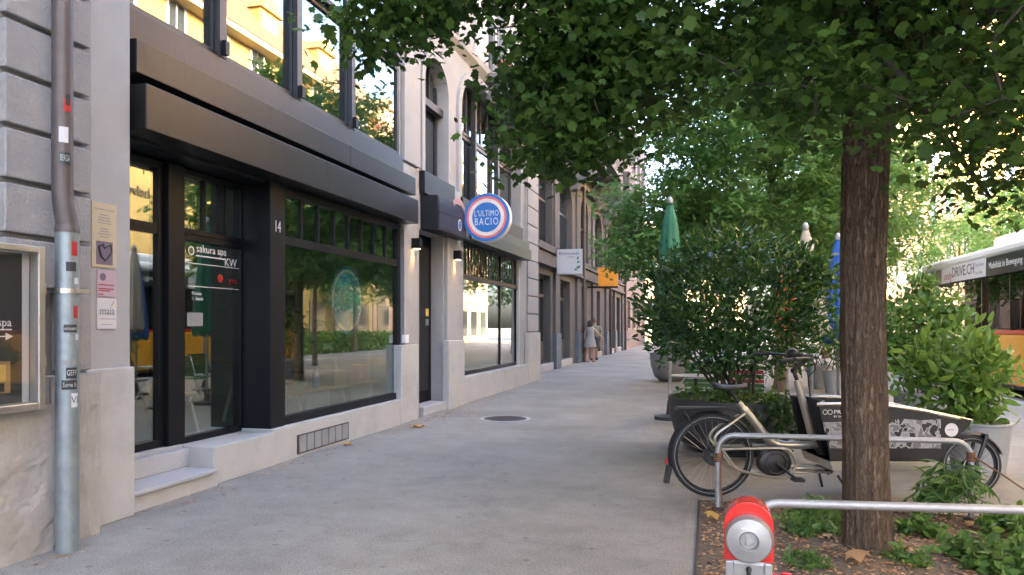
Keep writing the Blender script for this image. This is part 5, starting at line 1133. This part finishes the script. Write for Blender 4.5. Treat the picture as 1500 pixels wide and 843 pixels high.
while len(ex) < 26:                                                    # the low bough reaching over the pavement
    p = np.array((-2.2+rs.rand()*1.6, 4.2+rs.rand()*1.2, 2.95+rs.rand()*.9)); u, v, d = proj(*p)
    if inpoly(u, v, P2): ex.append(p)
while len(ex) < 90:
    p = np.array((-1.5+rs.rand()*1.6, 4.3+rs.rand()*1.6, 2.35+rs.rand()*1.1)); u, v, d = proj(*p)
    if inpoly(u, v, P1) and u < 930 and d > 4: ex.append(p)
cs1 = np.concatenate([cs1, np.array(ex)])
tb = G(1272, 815)
tree('maple_tree', 'large maple with thick brown trunk and dark crown at the right front', [(tb[0], tb[1], -.02), (tb[0]-.02, tb[1], .8), (tb[0]-.03, tb[1]+.02, 1.8), (tb[0]+.0, tb[1]+.05, 2.7), (tb[0]+.12, tb[1]+.1, 3.6), (tb[0]+.2, tb[1]+.1, 5.2), (tb[0]+.2, tb[1], 6.8)], [.138, .128, .13, .135, .11, .07, .03], cs1, 130000, .18, .056, 'maple', 'maple', 'bark', 22, 41, fork=.6, limb_r=.42, sides=96, up=1.1)
rs = np.random.RandomState(32)
cs2 = np.concatenate([ell(rs, 380, (1.25, 17.2, 5.1), (3.0, 3.0, 2.9), 2.55), np.c_[rs.uniform(-2.0, -.1, 55), rs.uniform(15.5, 19, 55), rs.uniform(2.7, 4.6, 55)]])
tree('feathery_tree', 'light green feathery tree rising behind the laurel bush', [(1.5, 17.4, -.02), (1.5, 17.4, 1.5), (1.4, 17.3, 3), (1.3, 17.2, 5), (1.3, 17.2, 7)], [.14, .11, .09, .06, .03], cs2, 27000, .24, .21, 'spray', 'feather', 'thinbark', 14, 42, droop=.7, up=1.2)
cs3 = ell(rs, 120, (5.0, 24.5, 5.0), (2.2, 2.2, 2.2), 3.0)
tree('young_street_tree', 'slim young tree with pale trunk between trunk and bus', [(5.0, 24.3, -.02), (5.0, 24.3, 2), (5.0, 24.4, 4), (5.0, 24.5, 6.5)], [.09, .075, .06, .03], cs3, 6000, .28, .2, 'spray', 'feather', 'thinbark', 9, 43)
cs4 = ell(rs, 140, (2.6, 27.5, 5.2), (2.9, 2.9, 3.0), 2.4)
tree('street_tree', 'yellow green street tree further along the kerb', [(2.8, 27.6, -.02), (2.8, 27.6, 2), (2.7, 27.5, 4), (2.6, 27.5, 7)], [.14, .11, .08, .03], cs4, 7000, .32, .24, 'spray', 'weed', 'thinbark', 10, 44)
cs5 = ell(rs, 150, (.6, 38, 5.5), (3.4, 3.4, 3.4), 2.6)
tree('street_tree', 'farthest green street tree near the end of the pavement', [(.9, 38, -.02), (.9, 38, 2), (.8, 38, 5), (.7, 38, 8)], [.16, .13, .09, .03], cs5, 7000, .38, .28, 'spray', 'feather', 'thinbark', 10, 45)
cs6 = ell(rs, 130, (5.2, 36, 5.6), (2.9, 2.9, 3.2), 2.6)
tree('street_tree', 'green street tree at the kerb far beyond the bus', [(5.1, 36, -.02), (5.1, 36, 2), (5.1, 36, 5), (5.2, 36, 8)], [.15, .12, .09, .03], cs6, 6000, .36, .28, 'spray', 'bushleaf', 'thinbark', 10, 46)
for i, (y, lb) in enumerate(((14, 'green tree on the far pavement beside the cream building'), (31.5, 'green tree on the far pavement, before the middle of the ochre building'), (41, 'green tree on the far pavement at the far end of the ochre building'))):
    c7 = ell(rs, 90, (11.9, y, 4.9), (2.4, 3.0, 2.4), 2.6)
    tree('far_side_tree', lb, [(11.9, y, -.12), (11.9, y, 2), (11.9, y, 4), (11.9, y, 6)], [.13, .11, .08, .03], c7, 4500, .34, .26, 'spray', 'feather', 'thinbark', 8, 80+i)
fh = thing('hedge', 'clipped green hedge along the far pavement across the road', 'hedge', (12.4, 30, -.12)); rsh = np.random.RandomState(19)
leaves('foliage', np.c_[rsh.uniform(12.0, 12.7, 9000), rsh.uniform(12, 48, 9000), -.12+rsh.rand(9000)*1.2], .2, 'oval', 'bushleaf', fh, seed=12)
# hedge at the far end
hg = thing('hedge', 'low green hedge at the far end of the pavement', 'hedge', (-.6, 50, 0)); rs = np.random.RandomState(9)
leaves('foliage', np.c_[rs.uniform(-1.9, 2.2, 2600), rs.uniform(49.4, 50.8, 2600), rs.rand(2600)*1.15], .2, 'oval', 'bushleaf', hg, seed=2)

# ================================================================== plants and litter in the tree pit
rs = np.random.RandomState(17)
def soilz(x, y): return .02+.05*math.exp(-((x-.96)**2+(y-5.08)**2)/.25)
def weed(lb, x, y, rx, h, n, m, kind, size, seed, nm='weed', grp='weeds in the tree pit'):
    t_ = thing(nm, lb, 'weed', (x, y, .02), grp); rs = np.random.RandomState(seed); ns = max(6, n//9); bs_, ti = [], []
    for i in range(ns): a, r = rs.rand()*6.28, rx*math.sqrt(rs.rand()); bs_.append((x+r*.5*math.cos(a), y+r*.5*math.sin(a), .01)); ti.append((x+r*math.cos(a), y+r*math.sin(a), h*(.5+.5*rs.rand())*(1.1-.5*r/rx)))
    stems(t_, bs_, ti, .004, .002, 'weedstem', seed); B_, T_ = np.array(bs_), np.array(ti); f = .3+.7*rs.rand(n); i = rs.randint(ns, size=n); P = B_[i]*(1-f)[:, None]+T_[i]*f[:, None]; O = rs.normal(size=(n, 3)); O[:, 2] = abs(O[:, 2])*.3
    leaves('foliage', P, size, kind, m, t_, up=.7, seed=seed, out=O); return t_
M['weedstem'] = mat('green_stem', (.08, .13, .04), .7)
g_ = G(1190, 790); weed('feathery green weed left of the trunk, nearer the hydrant', g_[0], g_[1], .24, .22, 500, 'weed', 'spray', .06, 51)
g_ = G(1215, 768); weed('feathery green weed left of the trunk, close to the bark', g_[0]-.05, g_[1], .22, .2, 420, 'weed', 'spray', .06, 52)
g_ = G(1345, 790); weed('dark leafy weed right of the trunk', g_[0], g_[1], .16, .2, 220, 'bushleaf', 'oval', .06, 53)
g_ = G(1460, 838); weed('bright green leafy weed at the lower right corner', g_[0], g_[1], .3, .28, 520, 'weed', 'oval', .075, 54)
g_ = G(1180, 835); weed('small green weed between hydrant and trunk', g_[0], g_[1], .14, .14, 200, 'weed', 'spray', .05, 55)
g_ = G(1480, 790); weed('loose dark weed at the right edge of the tree pit', g_[0], g_[1], .2, .3, 240, 'bushleaf', 'oval', .07, 56)
g_ = G(1330, 835); weed('thin grass tuft at the foot of the trunk', g_[0], g_[1], .14, .16, 160, 'weed', 'lance', .07, 57)
# sapling with long leaflets leaning on the hoop
sx_, sy_ = G(1390, 765)[:2]; sp = thing('sapling', 'sapling with long drooping leaflets at the right hoop post', 'sapling', (sx_, sy_, .02), 'weeds in the tree pit'); rs = np.random.RandomState(61); P, O, mb = [], [], MB()
for i in range(15):
    a = rs.rand()*6.28; L_ = .2+.2*rs.rand(); z0 = .06+.2*rs.rand(); b0 = Vector((sx_, sy_, z0)); e = b0+Vector((math.cos(a)*L_, math.sin(a)*L_*.7, .12+.1*rs.rand())); m1 = b0.lerp(e, .5)+Vector((0, 0, .08)); pp = smooth_path([b0, m1, e+Vector((0, 0, -.06))], 6); mb.tube(pp, .004, 5)
    for k in range(2, len(pp)):
        for s_ in (-1, 1): P.append(tuple(pp[k])); O.append((-math.sin(a)*s_*1.2+math.cos(a)*.5, math.cos(a)*s_*1.2+math.sin(a)*.5, -.5))
mb.tube([(sx_, sy_, .0), (sx_+.01, sy_, .15), (sx_, sy_, .3)], .009, 6); mb.build('stems', 'weedstem', sp, smooth=True); leaves('foliage', P, .13, 'long', 'weed', sp, up=.9, seed=62, out=np.array(O), droop=.5)
# fallen leaves: larger ones singly, the small litter as one mass
rs = np.random.RandomState(71)
def fallen(lb, u, v, size, m, seed, grp='fallen leaves in the tree pit'):
    x, y, _ = G(u, v); z = soilz(x, y)+.022 if x > PX0 and y < PY1 else .004
    o = leaves('fallen_leaf', [(0, 0, 0)], size, 'maple', m, None, up=5, seed=seed, kind2=None); lo_ = min(v_.co.z for v_ in o.data.vertices); o.location = (x, y, z-lo_); o['label'] = lb; o['category'] = 'leaf'; o['group'] = grp
for i, (u, v, s_, m_, lb) in enumerate(((1215, 822, .13, 'dry', 'large dry brown leaf left of the trunk foot'), (1290, 817, .09, 'dry', 'rust brown leaf touching the trunk foot'), (1338, 830, .15, 'dry', 'largest dry tan leaf right of the trunk foot'), (1255, 838, .12, 'dry', 'dry brown leaf in front of the trunk foot'), (1190, 752, .12, 'dry', 'brown leaf behind the front rail left of the trunk'), (1210, 760, .13, 'yellowleaf', 'orange leaf behind the front rail near the trunk'), (1044, 768, .1, 'yellowleaf', 'single yellow leaf left of the hydrant'), (1425, 780, .1, 'dry', 'dry leaf right of the trunk near the sapling'), (1213, 805, .1, 'dry', 'curled brown leaf beside the feathery weed'), (1365, 795, .09, 'dry', 'small dry leaf under the dark weed'))): fallen(lb, u, v, s_, m_, 100+i)
fallen('yellow leaf on the pavement below the vent grille', 511, 652, .14, 'yellowleaf', 131, 'fallen leaves on the pavement'); fallen('yellow leaf on the pavement in front of the doorway pedestal', 611, 626, .17, 'yellowleaf', 132, 'fallen leaves on the pavement'); fallen('orange leaf on the pavement at the foot of the downpipe', 78, 803, .08, 'yellowleaf', 133, 'fallen leaves on the pavement')
P = np.c_[rs.uniform(PX0+.03, PX1, 6000), rs.uniform(PY0, PY1-.03, 6000), np.zeros(6000)]; P[:, 2] = [soilz(a, b)+.014 for a, b in P[:, :2]]
lt = leaves('leaf_litter', P, .03, 'oval', 'dry', None, up=3, seed=72); lt['label'] = 'small dry leaf crumbs strewn over the tree pit soil'
P = np.array([(-4.3+abs(rs.normal())*.12, y, .006) for y in rs.uniform(4.6, 19, 420)]+[(-3.98+abs(rs.normal())*.07, y, .006) for y in rs.uniform(2.6, 4.0, 30)]+[(rs.uniform(-3.6, 0), rs.uniform(3.5, 22), .006) for _ in range(60)]+[(-4.3+abs(rs.normal())*.25, y, .006) for y in rs.uniform(9.5, 13.5, 160)])
l2 = leaves('pavement_litter', P, .035, 'oval', 'dry', None, up=6, seed=73); l2['label'] = 'small dry leaf crumbs along the foot of the facade'
for o in bpy.data.objects:
    if '_local' in o: del o['_local']
